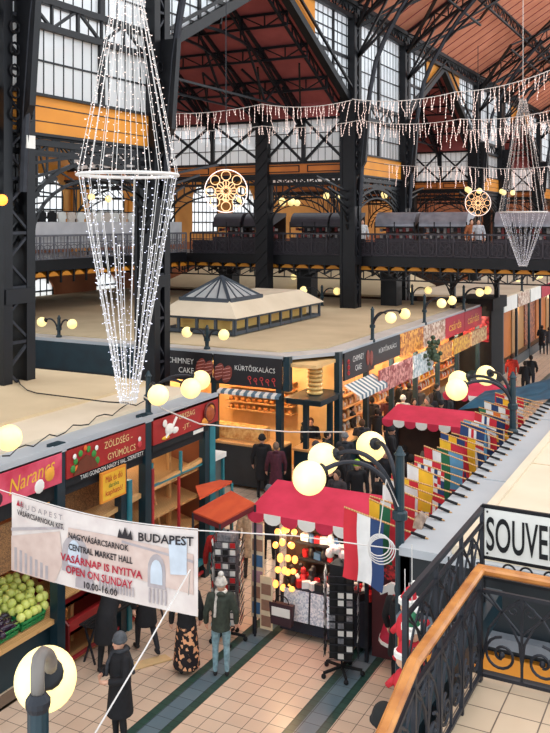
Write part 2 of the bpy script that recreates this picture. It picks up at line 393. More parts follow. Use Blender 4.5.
# ------------------------------------------------------------------ side bays: pitched red ceilings, braced window bands
def xband(y, x0, xs, z0=10.65, z1=12.65):
    """window band in the plane Y=y: posts at xs, diagonal braces in every field"""
    for a, c in zip(xs[:-1], xs[1:]):
        window((a, y, z0), (1,0,0), c-a, z1-z0, 6, 3, .022)
        b = MB(); b.bar((a,y-.1,z0), (c,y-.1,z1), .11); b.bar((a,y-.1,z1), (c,y-.1,z0), .11); b.bar((a,y-.1,z0), (a,y-.1,z1), .16)
        trim(b, IRON)
for k in range(3):
    y0 = 21.4+PER*k; y1 = y0+14.6; ym = (y0+y1)/2; XO = -31.5
    b = MB()
    b.prism([(XN-.2,y1,ZS),(XN-.2,ym,ZP),(XN-.2,ym,ZP+.15),(XN-.2,y1,ZS+.15)], (XO-XN,0,0))
    b.prism([(XN-.2,y0,ZS),(XN-.2,ym,ZP),(XN-.2,ym,ZP+.15),(XN-.2,y0,ZS+.15)], (XO-XN,0,0))
    struct('ceiling_bay' if k == 0 else 'ceiling_bay_%d' % k, b, MAROON)
    b = MB()
    for yy in (y0, y1): b.prism([(XN-.2,yy,ZS+.17),(XN-.2,ym,ZP+.17),(XN-.2,ym,ZP+.24),(XN-.2,yy,ZS+.24)], (XO-XN,0,0))
    struct('roof_bay_%d' % k, b, GREYB)
    zl = lambda y: ZP-(ZP-ZS)*abs(y-ym)/(y1-ym)
    b = MB()
    for y in (ym+1.6, ym+3.4, ym+5.4, ym-3.4):
        lattice(b, (XN-.3,y,zl(y)-.62), (XO,y,zl(y)-.62), .5, 16, .05, chord=.1)
    for x in (-17.4, -19.4, -22.2, -25, -28):
        b.bar((x,y1,ZS-.3), (x,ym,ZP-.25), .13); b.bar((x,y0,ZS-.3), (x,ym,ZP-.25), .13)
        b.bar((x,y0,ZS-.3), (x,y1,ZS-.3), .08)
        for yy in (y1-2, y1-3.8, ym): b.bar((x,y1,ZS-1.2), (x,yy,zl(yy)-.5), .09)
        for yy in (y1-2.2, ym+1.4): b.bar((x,(y1+ym)/2,ZS-.3), (x,yy,zl(yy)-.3), .08)
        for s in (-1, 1): b.bar((x,y1-.2,ZS-.9), (x+s*1.4,y1-3.2,zl(y1-3.2)-.4), .08)
        # arched tie
        arc = [Vector((x, ym+7.1*math.cos(PI*i/14), ZS-1.6+3.6*math.sin(PI*i/14))) for i in range(15)]
        for p, q in zip(arc[:-1], arc[1:]): b.bar(p, q, .1)
        for i in range(2, 13): b.bar(arc[i], (x, arc[i].y, zl(arc[i].y)-.15), .05)
    trim(b, IRON)
    # braced glazing and ochre board on the flank wall of the bay
    b = MB(); b.box(XO,XN,y1-.1,y1+.25,12.7,13.35); trim(b, MAROON)
    xband(y1, XN, [-31, -28, -25, -22.2, -19.4, -17.3, -15.2])
    b = MB(); b.box(XO,XN,y1-.1,y1+.1,10.12,10.6)
    b.mat(1)
    for a, c in ((-28,-25),(-25,-22.2),(-22.2,-19.4),(-19.4,-17.3),(-17.3,-15.2)):
        b.box(a+.2,c-.2,y1-.13,y1-.1,10.2,10.24); b.box(a+.2,c-.2,y1-.13,y1-.1,10.48,10.52); b.box(a+.2,a+.24,y1-.13,y1-.1,10.2,10.52); b.box(c-.24,c-.2,y1-.13,y1-.1,10.2,10.52)
    b.box(XO,XN,y1-.16,y1-.1,10.58,10.66); b.box(XO,XN,y1-.16,y1-.1,10.05,10.14)
    trim(b, [BROWNP, IRON])
    b = MB()
    for a, c in ((-31,-25.2),(-25.2,-19.4),(-19.4,-15)): arch(a, c, y1, 7.4, 9.95, 'x', ret=b)
    lattice(b, (XO,y1,9.7), (XN,y1,9.7), .36, 24, .05); trim(b, IRON)
    b = MB(); b.box(-19.72,-19.08,y1-.3,y1+.3,0,12.9); b.box(-19.85,-18.95,y1-.4,y1+.4,12.3,12.9)
    for i in range(20): b.bar((-19.7,y1-.33,i*.6), (-19.1,y1-.33,i*.6+.6), .04)
    tag(b.build('iron_column', IRON), 'dark riveted iron column under the braced window band, ' + ('in the flank of the first red bay' if k == 0 else 'in the flank of the second red bay beyond' if k == 1 else 'in the flank of the smallest red bay far off'), 'column')
# outer wall of the side aisle with arched windows at both levels
def wall_x(x, y0, y1, z0, z1, ops, th=.3):
    b = MB(); ops = sorted(ops); ys = y0
    levels = sorted(set((o[2], o[3]) for o in ops)); cols_ = sorted(set((o[0], o[1]) for o in ops))
    for a, c in cols_:
        b.box(x-th, x, ys, a, z0, z1); zc = z0
        for lo, hi in levels:
            b.box(x-th, x, a, c, zc, lo); zc = hi
            m = (a+c)/2; r = (c-a)/2; zs = hi-r*.8; n = 6
            for s in (-1, 1):
                poly = [(x-th, m+s*r, hi), ]+[(x-th, m+s*r*math.cos(PI/2*i/n), zs+r*.8*math.sin(PI/2*i/n)) for i in range(n+1)]
                b.prism(poly, (th,0,0))
        b.box(x-th, x, a, c, zc, z1); ys = c
    b.box(x-th, x, ys, y1, z0, z1)
    return b
ops = []; ops2 = []
for y in (18.4, 23.7, 29.0, 34.2, 39.5, 44.8, 50.1, 55.4):
    ops += [(y-.95, y+.95, 2.2, 5.0), ]
    ops2.append((y-1.7, y+1.7, 7.2, 10.6))
struct('wall_left', wall_x(-31.5, 8, 90, 0, 6.6, ops), BRICKW); struct('wall_left_upper', wall_x(-31.5, 8, 90, 6.6, 13.3, ops2), M('warm_ochre_wall', (226, 158, 84), (206, 138, 68), .8, .8))
for y in (18.4, 23.7, 29.0, 34.2, 39.5, 44.8, 50.1, 55.4):
    window((-31.65, y-.95, 2.2), (0,1,0), 1.9, 2.8, 4, 4, .05); window((-31.65, y-1.7, 7.2), (0,1,0), 3.4, 3.4, 7, 5, .05)
b = MB()
for y in (15.8, 21.0, 26.4, 31.6, 37, 42): b.box(-31.5,-31.2,y-.6,y+.6,6.3,10.4)
b.box(-31.5,-31.3,8,90,10.4,10.9)
trim(b, ORANGE)
b = MB()
for k in range(2): b.box(-31.5,-31.2,36+PER*k,42.8+PER*k,13,18)
trim(b, BRICKW)

# ------------------------------------------------------------------ main columns of the nave wall
def lat_col(x, y, z1, w=.62, d=.5, name='lattice_column', label=''):
    root = thing(name, label, 'column', (x, y, 0))
    b = MB()
    for s in (-1, 1):
        b.box(x+s*d/2-.07, x+s*d/2+.07, y-w/2, y+w/2, 0, z1) if False else None
        b.box(x-d/2, x+d/2, y+s*w/2-.09, y+s*w/2+.09, 0, z1)
        b.box(x-d/2-.05, x-d/2+.05, y+s*w/2-.14, y+s*w/2+.14, 0, z1)
        b.box(x+d/2-.05, x+d/2+.05, y+s*w/2-.14, y+s*w/2+.14, 0, z1)
    b.build('flange', IRON, root)
    b = MB(); n = int(z1/.62)
    for sx in (-1, 1):
        for i in range(n):
            z = z1*i/n; zz = z1*(i+1)/n
            b.bar((x+sx*d/2, y-w/2, z), (x+sx*d/2, y+w/2, zz), .06) if i % 2 else b.bar((x+sx*d/2, y+w/2, z), (x+sx*d/2, y-w/2, zz), .06)
            if i % 2 == 0: b.bar((x+sx*d/2, y-w/2, z), (x+sx*d/2, y+w/2, z), .07)
    b.build('lattice', IRON2, root)
    b = MB(); b.box(x-.38,x+.38,y-w/2-.1,y+w/2+.1,0,.5); b.box(x-.4,x+.4,y-w/2-.1,y+w/2+.1,6.0,6.35); b.build('collar', IRON, root)
    return root
cl = ['tall dark lattice column at the picture\'s edge beside the large clerestory windows', 'tall iron column behind the hanging light cone, where the big red bay begins',
      'tall iron column between the red bay and the narrow clerestory windows', 'iron column where the second, smaller red bay begins', 'iron column closing the second red bay', 'iron column opening the third and smallest red bay', 'iron column closing the smallest red bay']
for y, l in zip(cols, cl):
    c = lat_col(XN, y, 17.2, 2*.37 if y < 16 else .5, .62, label=l)
    b = MB()
    # bracket leaf under the plate and the solid web
    b.prism([(XN+.35,y-.1,13.2),(XN+.35,y-.1,9.9),(XN+.75,y-.1,10.6),(XN+.95,y-.1,13.2)], (0,.2,0))
    for s in (-1, 1):
        for i in range(6): b.bar((XN,y,7.2+.4*i), (XN,y+s*(.5+.28*i*i/2.2),7.8+.4*i), .07)
        for j in range(5): b.ring((XN+.42,y+s*.22,10.4+j*.5), .14, (0,1,0), (0,0,1), .03, 8)
    b.build('bracket', IRON, c)
    if y > 16: MB().box(XN-.14,XN+.14,y-.25,y+.25,0,17).build('web', IRON, c)
# second, inner column standing beside the first at the edge of the view
c = lat_col(-12.9, 11.15, 19, .9, .8, label='massive dark iron column cut by the picture\'s edge, small glowing lamp on it')
MB().box(-13.1,-12.7,10.8,11.5,0,19).build('web', IRON, c)
MB().ball(pD(2, 200, 15.0)+Vector((0,0,0)), .1).build('lamp', M('amber_glow', (255, 140, 50), None, 3, .4, emis=2.5), c, True)
b = MB(); p = px(30.5, 142, XN+.6); b.cbox(p, (.04,.28,.3)); tag(b.build('notice_card', WHITE), 'small white notice plate fixed to the dark lattice column', 'sign')

# ------------------------------------------------------------------ galleries
ZG = 6.3
def balustrade(mb, a, b_, n, h=1.05):
    a = Vector(a); b_ = Vector(b_); L = (b_-a); mb.bar(a+Vector((0,0,h)), b_+Vector((0,0,h)), .08); mb.bar(a+Vector((0,0,.1)), b_+Vector((0,0,.1)), .06); mb.bar(a+Vector((0,0,h*.72)), b_+Vector((0,0,h*.72)), .04)
    d = L.normalized()
    for i in range(n):
        p = a+L*(i/n); q = a+L*((i+1)/n); m = (p+q)/2; r = (q-p).length/2*.8
        mb.bar(p, p+Vector((0,0,h)), .06)
        mb.ring(m+Vector((0,0,h*.4)), min(r, h*.26), d, (0,0,1), .02, 8)
        mb.bar(p+Vector((0,0,.1)), q+Vector((0,0,h*.72)), .025); mb.bar(q+Vector((0,0,.1)), p+Vector((0,0,h*.72)), .025)
        for k in (.25,.5,.75): mb.bar(p.lerp(q,k)+Vector((0,0,.1)), p.lerp(q,k)+Vector((0,0,h)), .02)
def vaults(mb, a, b_, depth, n, z0=5.72, r=.2):
    """row of small ochre jack vaults under a gallery edge"""
    a = Vector(a); L = Vector(b_)-a; D = Vector(depth)
    for i in range(n):
        p = a+L*(i/n); q = a+L*((i+1)/n); w = (q-p)
        pts = [p+w*(.06+.88*k/6)+Vector((0,0,z0+r*math.sin(PI*k/6)-0)) for k in range(7)]
        for u_, v_ in zip(pts[:-1], pts[1:]): mb.quad(u_, v_, v_+D, u_+D)
        mb.quad(*(pts))
b = MB(); b.box(-31.4,-24,8,36.2,6.0,6.3); b.box(-24.1,-23.9,8,36.2,5.95,6.4); b.box(-31.4,12,36.8,43,6.0,6.3); b.box(-31.4,12,36.6,36.8,5.9,6.35)
struct('floor_gallery', b, IRON)
b = MB(); vaults(b, (-24.0,10,0), (-24.0,36.4,0), (-2,0,0), 34); vaults(b, (-30,36.75,0), (11,36.75,0), (0,2.5,0), 52); trim(b, ORANGE)
b = MB()
for i in range(53):
    x = -30+41*i/52; b.bar((x,36.7,5.95), (x,36.7,5.45), .07); b.bar((x,36.72,5.5), (x,39,5.9), .08)
for i in range(35):
    y = 10+26.4*i/34; b.bar((-23.95,y,5.95), (-23.95,y,5.45), .07)
lattice(b, (-30,36.7,5.3), (12,36.7,5.3), .4, 52, .04, chord=.06)
trim(b, IRON)
b = MB(); balustrade(b, (-24,36.3,ZG), (-24,10,ZG), 33); trim(b, M('grey_iron_rail', (112, 112, 120), (92, 92, 100), 4, .5))
b = MB(); balustrade(b, (-24,36.7,ZG), (12,36.7,ZG), 48); b.box(-24,12,36.9,36.94,ZG,ZG+.7); trim(b, M('plum_iron_rail', (58, 52, 60), (44, 40, 48), 4, .5))
b = MB(); b.box(-24.3,-24.26,16,36.3,ZG+.5,ZG+1.6); trim(b, M('pale_sheeting', (206, 204, 206), (184, 182, 186), 1.5, .8))
for i, (x, l) in enumerate(((-22.5, 'just behind the glass pyramid roof light'), (-18.1, 'between the braced-window column and the tall nave column'), (-13.8, 'thick, just past the tall nave column'), (-10.9, 'slim and branching, above the red roof signs'), (-9.95, 'slim and branching, over the dark corner kiosk'))):
    g = .38 if i < 3 else .11; ys = 38 if i < 4 else 42.3; zb_ = 0 if i < 3 else 4.05 if i < 4 else 4.25
    r = thing('gallery_support', 'dark iron support under the cross gallery, '+l, 'column', (x,ys,0)); b = MB(); b.box(x-g,x+g,ys-g,ys+g,zb_,5.98); b.build('shaft', IRON, r)
    b = MB()
    for s in (-1, 1):
        for t in range(5): b.bar((x,ys-.3,4.6+.2*t), (x+s*(.4+.24*t),ys-.4,5.7), .05)
    b.build('bracket', IRON, r)
# ------------------------------------------------------------------ market blocks: roofs on teal frames
XR = -10.3
NET = M('brown_netting', (150, 108, 66), (104, 74, 48), 60, .9, kind='vor')
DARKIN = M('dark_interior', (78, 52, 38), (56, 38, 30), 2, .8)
WARMIN = M('warm_interior_wall', (236, 196, 136), (214, 168, 106), 2, .7)
def point(loc, e, col=(1, .8, .54), r=.15):
    l = bpy.data.lights.new('lamp_light', 'POINT'); l.energy = e; l.color = col; l.shadow_soft_size = r
    o = bpy.data.objects.new('lamp_light', l); o.location = loc; COL.objects.link(o); return o
# --- first block (greengrocer row)
k1 = thing('greengrocer_stall_row', 'long teal-framed market stall row with cream felt roof and red fruit-and-vegetable signs', 'stall', (-14, 12, 0))
b = MB(); b.box(-10.8,XR,3,16.8,3.93,4.0); b.box(XR-.02,XR+.06,3,16.8,3.9,4.03); b.build('roof_flashing', GREYB, k1)
b = MB(); b.box(-12.1,-10.8,3,16.8,3.95,4.06); b.build('roof_edge', CREAM, k1)
b = MB(); b.prism([(-12.1,3,3.95),(-12.1,3,4.12),(-13.4,3,4.16),(-32,3,4.1),(-32,3,3.9)], (0,13.8,0)); b.build('roof', TAN, k1)
each('post', TEAL, k1, [(XR-.12,XR+.05,y-.1,y+.1,0,4.0) for y in (11.6,14.15)]+[(XR-.14,XR+.02,y-.09,y+.09,0,3.3) for y in (6.2,9.0,13.4,16.4)])
each('post_cap', TEAL, k1, [(XR-.16,XR+.02,y-.14,y+.14,3.9,4.05) for y in (11.6,14.15)])
each('corner_post', TEALL, k1, [(XR-.1,XR,16.55,16.78,0,3.3),(XR-.05,XR+.05,13.5,13.62,0,2.9)])
b = MB(); b.box(XR-.1,XR-.02,3,16.8,3.1,3.4); b.build('lintel', BLACK, k1)
b = MB(); b.box(-13.5,-13.4,3,16.8,0,3.9); b.box(-13.5,-10.4,16.7,16.75,0,3.9); b.mat(1); b.box(-13.4,-10.4,3,16.7,.01,.05); b.build('back_wall', [BRICKW, WOODP], k1)
b = MB()
b.box(XR-.5,XR-.46,11.9,13.3,1.2,3.0); b.box(XR-.12,XR-.1,9.1,11.6,2.2,3.0); b.build('netting', NET, k1)
b = MB()
for z in (1.15, 1.75, 2.35): b.prism([(XR-.2,11.9,z),(XR-1.3,11.9,z+.25),(XR-1.3,11.9,z+.29),(XR-.2,11.9,z+.04)], (0,4.5,0))
for y in (12.5, 13.9, 14.8, 15.7): b.box(XR-.6,XR-.52,y,y+.08,.1,3.0)
for y in (13.0, 15.2): b.bar((XR-.3,y,.9), (XR-.8,y,3.0), .05)
b.bar((XR-.1,11.9,2.3), (XR-.1,16.5,2.62), .09); b.build('shelf', WOODP, k1)
b = MB(); b.box(XR-.06,XR-.02,11.9,16.5,.1,.16); b.box(XR-.04,XR,14.35,14.42,.9,2.9); b.box(XR-.04,XR,15.3,15.36,.4,2.5); b.build('rail', M('red_rail', (170, 40, 48), None, 3, .5), k1)
b = MB(); b.box(XR-.1,XR-.05,14.45,16.55,2.5,2.54); b.box(XR-.1,XR-.05,14.4,14.46,0,3.0); b.box(XR-.1,XR-.05,15.45,15.51,2.5,3.0); b.box(XR-.12,XR-.02,13.6,16.6,.3,.42); b.build('window_frame', TEALL, k1)
for y in (12.5, 15.2): point((XR-1.4, y, 3.3), 26)
# signs on its fascia (plane X = XR, read along +Y)
def sign_y(name, label, y0, y1, z0, z1, mat, x=XR+.06, th=.05, cat='sign', group=None):
    r = thing(name, label, cat, (x-th, (y0+y1)/2, z0), group=group)
    MB().box(x-th,x,y0,y1,z0,z1).build('board', mat, r); return r
YD = (0,1,0); ZD = (0,0,1)
s1 = sign_y('fascia_sign', 'red greengrocer board with vegetable wreath and cream lettering beside the pink sign', 11.72, 14.03, 3.4, 3.93, RED)
CRL = M('cream_lettering', (240, 214, 150), None, 3, .6)
lettering('ZÖLDSÉG -', (XR+.06,12.75,3.69), YD, ZD, .85, .16, CRL, s1); lettering('GYÜMÖLCS', (XR+.06,12.85,3.46), YD, ZD, .85, .15, CRL, s1)
b = MB()
for (y, z, r) in ((11.88,3.54,.07),(11.95,3.66,.06),(12.08,3.77,.06),(12.3,3.8,.06),(12.45,3.68,.07),(12.54,3.54,.07)): b.ball((XR+.07,y,z), r, 8, 5, (.3,1,1))
b.mat(1)
for (y, z, r) in ((11.98,3.52,.07),(12.4,3.56,.06),(12.2,3.84,.05)): b.ball((XR+.08,y,z), r, 8, 5, (.3,1,1))
b.mat(2); b.prism([(XR+.07,11.88,3.43),(XR+.07,12.55,3.43),(XR+.07,12.4,3.64),(XR+.07,12.22,3.72),(XR+.07,12.02,3.64)], (.03,0,0))
b.mat(3)
for (y, z) in ((11.9,3.76),(12.5,3.78)): b.ball((XR+.09,y,z), .05, 8, 5, (.3,1,1))
b.build('vegetable_wreath', [M('leaf_green', (60, 140, 60), None, 8, .6), M('pepper_orange', (228, 110, 40), None, 8, .6), M('brown_basket', (110, 52, 30), None, 8, .6), WHITE], s1)
b = MB().ball((XR+.07,13.83,3.54), .07, 8, 5, (.3,1,1)); b.mat(1).ball((XR+.07,13.83,3.64), .05, 8, 5, (.3,1,1)); b.build('radish_emblem', [M('radish_red', (214, 70, 74), None, 3), WHITE], s1)
s2 = sign_y('fascia_sign', 'red board with white goose and bread basket at the corner end of the row', 14.3, 16.8, 3.4, 3.95, RED)
lettering('ORSZÁG', (XR+.06,15.2,3.74), YD, ZD, .62, .13, CRL, s2); lettering('-JT.', (XR+.06,15.35,3.48), YD, ZD, .3, .12, CRL, s2)
b = MB().ball((XR+.07,14.85,3.62), .15, 10, 6, (.3,1,.8)); b.ball((XR+.08,14.68,3.77), .08, 8, 5, (.3,1,1)); b.ball((XR+.08,15.05,3.56), .1, 8, 5, (.3,1.3,.7)); b.tube([(XR+.08,14.95,3.65),(XR+.08,15.1,3.82)], .03); b.tube([(XR+.08,14.8,3.55),(XR+.08,14.7,3.47)], .025)
b.mat(1).ball((XR+.07,14.72,3.47), .08, 8, 5, (.3,1.8,.5)); b.build('goose_emblem', [WHITE, YEL], s2)
b = MB().ball((XR+.08,16.4,3.62), .2, 10, 6, (.3,1.1,1)); b.mat(1).ball((XR+.09,16.2,3.5), .12, 8, 5, (.3,1.2,.8)); b.ball((XR+.09,16.5,3.76), .1, 8, 5, (.3,1,1)); b.mat(2)
b.ring((XR+.1,16.38,3.68), .2, YD, ZD, .03); b.build('bread_basket_emblem', [M('loaf_brown', (168, 78, 30), None, 6), M('loaf_gold', (232, 150, 50), None, 6), M('basket_dark', (96, 30, 20), None, 6)], s2)
s3 = sign_y('fascia_sign', 'pink photo board with yellow slanted lettering, partly over the banner\'s top corner', 9.4, 11.6, 3.38, 3.93, M('pink_photo_print', (226, 96, 120), (188, 44, 70), 3, .5))
lettering('Narancs', (XR+.06,10.35,3.5), (0,1,.12), (0,.2,1), 1.05, .26, YEL, s3)
b = MB()
for i, (y, z) in enumerate(((9.6,3.55),(9.85,3.7),(10.1,3.5),(11.3,3.6),(11.05,3.46))): b.mat(i % 3).ball((XR+.06,y,z), .12, 8, 5, (.15,1,1))
b.build('fruit_picture', [M('citrus', (240, 170, 60), None, 5), WHITE, M('dark_berry', (70, 30, 44), None, 5)], s3)
s3b = sign_y('fascia_sign', 'white board with a green letter S at the picture\'s edge', 8.2, 9.35, 3.3, 3.93, WHITE)
lettering('S', (XR+.06,9.0,3.38), YD, ZD, .26, .42, M('neon_green', (70, 196, 60), None, 3), s3b)
s4 = sign_y('strip_sign', 'thin black strip with small white lettering below the greengrocer board', 11.72, 14.03, 3.26, 3.4, BLACK, x=XR+.04)
lettering('TAKI GONDON NAGY S VAL, SZERETETT', (XR+.04,12.1,3.28), YD, ZD, 1.88, .09, WHITE, s4)
s4 = sign_y('strip_sign', 'thin black strip under the goose board with a short white strip', 14.3, 16.4, 3.26, 3.4, BLACK, x=XR+.04)
MB().box(XR+.04,XR+.045,15.8,16.2,3.29,3.37).build('white_strip', WHITE, s4)
s5 = sign_y('poster', 'orange and yellow poster with red hand lettering hung in the stall window', 12.6, 13.33, 2.72, 3.28, M('poster_orange', (240, 150, 50), None, 3), x=XR+.12)
MB().box(XR+.121,XR+.125,12.64,13.29,2.76,3.24).build('yellow_field', YEL, s5)
RL = M('poster_red', (196, 34, 40), None, 3)
lettering('Mák és dió', (XR+.125,12.71,3.08), YD, ZD, .5, .12, RL, s5); lettering('darálva', (XR+.125,12.8,2.97), YD, ZD, .3, .08, M('poster_green', (40, 120, 60), None, 3), s5); lettering('kapható!', (XR+.125,12.71,2.8), YD, ZD, .5, .14, RL, s5)

# fruit counter in front
k = thing('fruit_counter', 'sloping timber-edged fruit counter with dark panel below, at the picture\'s edge', 'counter', (XR-.6, 9, 0))
b = MB(); b.box(XR-1.3,XR-.15,5,11.7,0.25,.9); b.build('cabinet', TEAL, k)
b = MB(); b.prism([(XR-.02,5,.95),(XR-.02,5,1.03),(XR-.12,5,1.03),(XR-1.4,5,1.4),(XR-1.4,5,1.3),(XR-.12,5,.93)], (0,6.75,0)); b.build('worktop', WOODP, k)
b = MB(); b.box(XR-1.3,XR-.1,5,11.7,0,.25); b.build('plinth', tile_mat('plinth_tile', (206, 186, 160), (196, 176, 150), (120, 100, 84), .25), k)
b = MB(); b.box(XR-1.75,XR-1.65,5,11.5,1.2,2.05); b.mat(1).box(XR-1.75,XR-1.65,5,11.5,2.05,2.2); b.mat(2).box(XR-1.75,XR-1.65,5,11.5,2.2,3.0); tag(b.build('backboard', [YEL, BLACK, NET]), 'yellow backboard with dark band and brown mesh behind the piled fruit', 'panel')
CR = M('crate_green', (36, 150, 84), (24, 120, 66), 5, .45)
def crate():
    b = MB(); w, d, h = .38, .55, .16
    b.box(-w/2,w/2,-d/2,d/2,0,.012)
    for (x0,x1,y0,y1) in ((-w/2,w/2,-d/2,-d/2+.015),(-w/2,w/2,d/2-.015,d/2),(-w/2,-w/2+.015,-d/2,d/2),(w/2-.015,w/2,-d/2,d/2)):
        b.box(x0,x1,y0,y1,h-.04,h); b.box(x0,x1,y0,y1,.05,.075); b.box(x0,x1,y0,y1,.0,.03)
        n = 5
        for i in range(n+1):
            t = i/n; xx = x0+(x1-x0)*t; yy = y0+(y1-y0)*t
            b.box(min(xx,x1-.015) if x1-x0 > .1 else x0, (min(xx,x1-.015)+.015) if x1-x0 > .1 else x1, min(yy,y1-.015) if y1-y0 > .1 else y0, (min(yy,y1-.015)+.015) if y1-y0 > .1 else y1, 0, h)
    return b.mesh('crate', CR)
cm = crate()
slope = math.atan2(.37, 1.28)
crates = []
for i in range(6):
    for j in range(2):
        o = bpy.data.objects.new('plastic_crate', cm); COL.objects.link(o)
        x = XR-.32-.42*j; o.location = (x, 8.0+.62*i, 1.06+.29*(.32+.42*j-.12)); o.rotation_euler = (0, slope, 0)
        tag(o, 'green crate in the %s row of the counter, %s' % (('front', 'rear')[j], ('cut by the picture edge', 'second along from the picture edge', 'holding dark aubergines', 'beside the aubergine crate', 'under the main heap of pale fruit', 'at the end by the red shelving')[i]), 'crate', 'green crates on the fruit counter')
PF = M('pale_green_fruit', (222, 226, 130), (196, 206, 96), 3, .35)
AU = M('aubergine_skin', (48, 26, 50), (30, 18, 36), 4, .2)
b = MB().ball((0,0,0), .082, 14, 9, (1,1,.92)); fm = b.mesh('fruit', PF, True)
sm = MB().lathe((0,0,.06), [(.012,0),(.008,.03)], 6).mesh('stem', M('stem_green', (120, 150, 60), None, 4))
n = 0
for lay in range(2):
    for i in range(16-lay):
        for j in range(6-lay):
            y = 9.25+.158*i+.06*lay+.05*(j % 2)+RND.uniform(-.035,.035); xo = .2+.17*j+.06*lay+RND.uniform(-.03,.03)
            if y > 11.6: continue
            if j < 2 and y < 10.85: continue
            o = bpy.data.objects.new('pale_fruit', fm); COL.objects.link(o)
            o.location = (XR-xo, y, 1.2+.29*xo+.115*lay+RND.uniform(-.015,.035)); o.rotation_euler = (RND.uniform(0,6), RND.uniform(0,6), 0); s_ = RND.uniform(.88,1.08); o.scale = (s_,s_,s_)
            tag(o, 'pale yellow-green round fruit heaped in the green crates', 'fruit', 'pale fruit on the counter')
            c = bpy.data.objects.new('stem', sm); COL.objects.link(c); c.parent = o
b = MB()
b.tube([(0,-.13,0),(0,-.09,0),(0,-.03,.005),(0,.05,.01),(0,.11,.01),(0,.14,.01)], [.03,.055,.065,.055,.035,.01], 10); am = b.mesh('aubergine', AU, True)
ac = MB().tube([(0,.1,.01),(0,.14,.01),(0,.19,.02)], [.035,.02,.008], 6).mesh('stem', M('stem_green', (120, 150, 60)))
for i in range(7):
    for j in range(3):
        o = bpy.data.objects.new('aubergine', am); COL.objects.link(o); o.location = (XR-.2-.13*j, 9.75+.16*i, 1.2+.04*j+.03*(i % 2)); o.rotation_euler = (0, 0, RND.uniform(-.6,.6)+PI/2*(RND.random() > .5)); o.scale = (1.15,)*3
        tag(o, 'glossy dark purple aubergine in the front crates beside the pale fruit', 'vegetable', 'aubergines on the counter'); c = bpy.data.objects.new('stem', ac); COL.objects.link(c); c.parent = o
o = MB().box(XR-1.5,XR-1.47,10.3,10.55,1.75,1.92).build('price_card', BLACK); tag(o, 'small dark price card standing behind the pale fruit', 'price card')
# red shelving next to the counter
k = thing('red_display_steps', 'empty red stepped display shelving beside the fruit counter', 'shelving', (XR-.6, 12.9, 0))
b = MB()
for i in range(3): b.box(XR-.5-.35*i, XR-.12-.35*i, 12.0, 13.3, .5+.32*i, .56+.32*i); b.box(XR-.16-.35*i, XR-.12-.35*i, 12.0, 13.3, .5+.32*i, .74+.32*i)
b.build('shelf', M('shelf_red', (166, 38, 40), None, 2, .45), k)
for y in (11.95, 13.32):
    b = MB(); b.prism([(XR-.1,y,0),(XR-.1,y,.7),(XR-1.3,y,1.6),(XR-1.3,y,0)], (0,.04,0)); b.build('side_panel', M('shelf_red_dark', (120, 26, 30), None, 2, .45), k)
k = thing('folded_bench', 'dark low slatted bench with thin metal legs beside the red shelving', 'bench', (XR+.15, 13.2, 0))
b = MB()
for i in range(4): b.box(XR+.02+.08*i, XR+.08+.08*i, 12.1, 14.4, .68, .71)
b.build('seat', BLACK, k)
for y in (12.2, 14.3):
    b = MB().bar((XR+.05,y,0), (XR+.3,y,.68), .03); b.bar((XR+.3,y,0), (XR+.05,y,.68), .03); b.build('leg', IRON2, k)

# --- second block (chimney-cake kiosk)
k2 = thing('pastry_kiosk', 'large dark teal chimney cake kiosk with flat cream roof and lit counters', 'kiosk', (-14, 24, 0))
YK = 22.3
b = MB(); b.prism([(-11.35,YK,3.9),(XR,24,3.9),(XR,40.5,3.9),(-33,40.5,3.9),(-33,YK,3.9)][::-1], (0,0,.1)); b.mat(1); b.prism([(-11.9,YK+.55,4.0),(XR-.6,24.3,4.0),(XR-.6,40.5,4.0),(-33,40.5,4.0),(-33,YK+.55,4.0)][::-1], (0,0,.06)); b.build('roof', [GREYB, TAN], k2)
b = MB(); b.prism([(-11.35,YK,4.0),(XR,24,4.0),(XR,40.5,4.0),(XR-.55,40.5,4.0),(XR-.55,24.2,4.0),(-11.6,YK+.5,4.0),(-33,YK+.5,4.0),(-33,YK,4.0)][::-1], (0,0,.03)); b.build('roof_flashing', M('pale_flashing', (206, 198, 190), (190, 182, 176), 1.5, .7), k2)
b = MB(); b.box(-33,-15.9,YK,YK+.08,3.0,3.9); b.box(-11.4,-11.2,YK,YK+.2,3.0,4.0); b.box(XR-.15,XR+.02,23.8,24.05,0,4.0); b.build('fascia', TEAL, k2)
b = MB(); b.box(-33,-16,YK+.05,YK+.12,0,3.0); b.build('shutter', M('dark_teal_shutter', (34, 46, 54), (24, 34, 40), 3, .5), k2)
each('post', TEAL, k2, [(x-.09,x+.09,YK,YK+.18,0,3.2) for x in (-15.85,-13.75,-11.55)]+[(x-.07,x+.07,y-.07,y+.07,0,2.7) for (x,y) in ((-10.95,22.9),(-10.5,23.6))]+[(XR-.16,XR,y-.08,y+.08,0,3.3) for y in (26.2,28.6,31.2,34.0,36.8,40.3)])
b = MB(); b.box(-15.9,-11.5,YK-.05,YK+.75,.1,1.3); b.build('counter', M('counter_dark', (34, 38, 44), (24, 28, 32), 3, .4), k2)
b = MB(); b.box(-15.9,-11.5,YK-.15,YK+.75,1.3,1.36); b.build('worktop', WOODP, k2)
b = MB(); b.box(-15.5,-12.2,YK+.3,YK+.7,1.36,1.75); b.build('display_glass', M('display_glass', (250, 206, 130), (206, 134, 70), 9, .2), k2)
b = MB(); b.box(-16,-11,YK+3.0,YK+3.1,0,3.9); b.box(-16,-15.9,YK+.1,YK+3,0,3.9); b.build('back_wall', WARMIN, k2)
b = MB(); b.box(-16,-10.4,YK+.1,40.4,3.7,3.8); b.box(-13.2,-13.1,YK+3,40.4,0,3.7); b.build('inner_wall', WARMIN, k2)
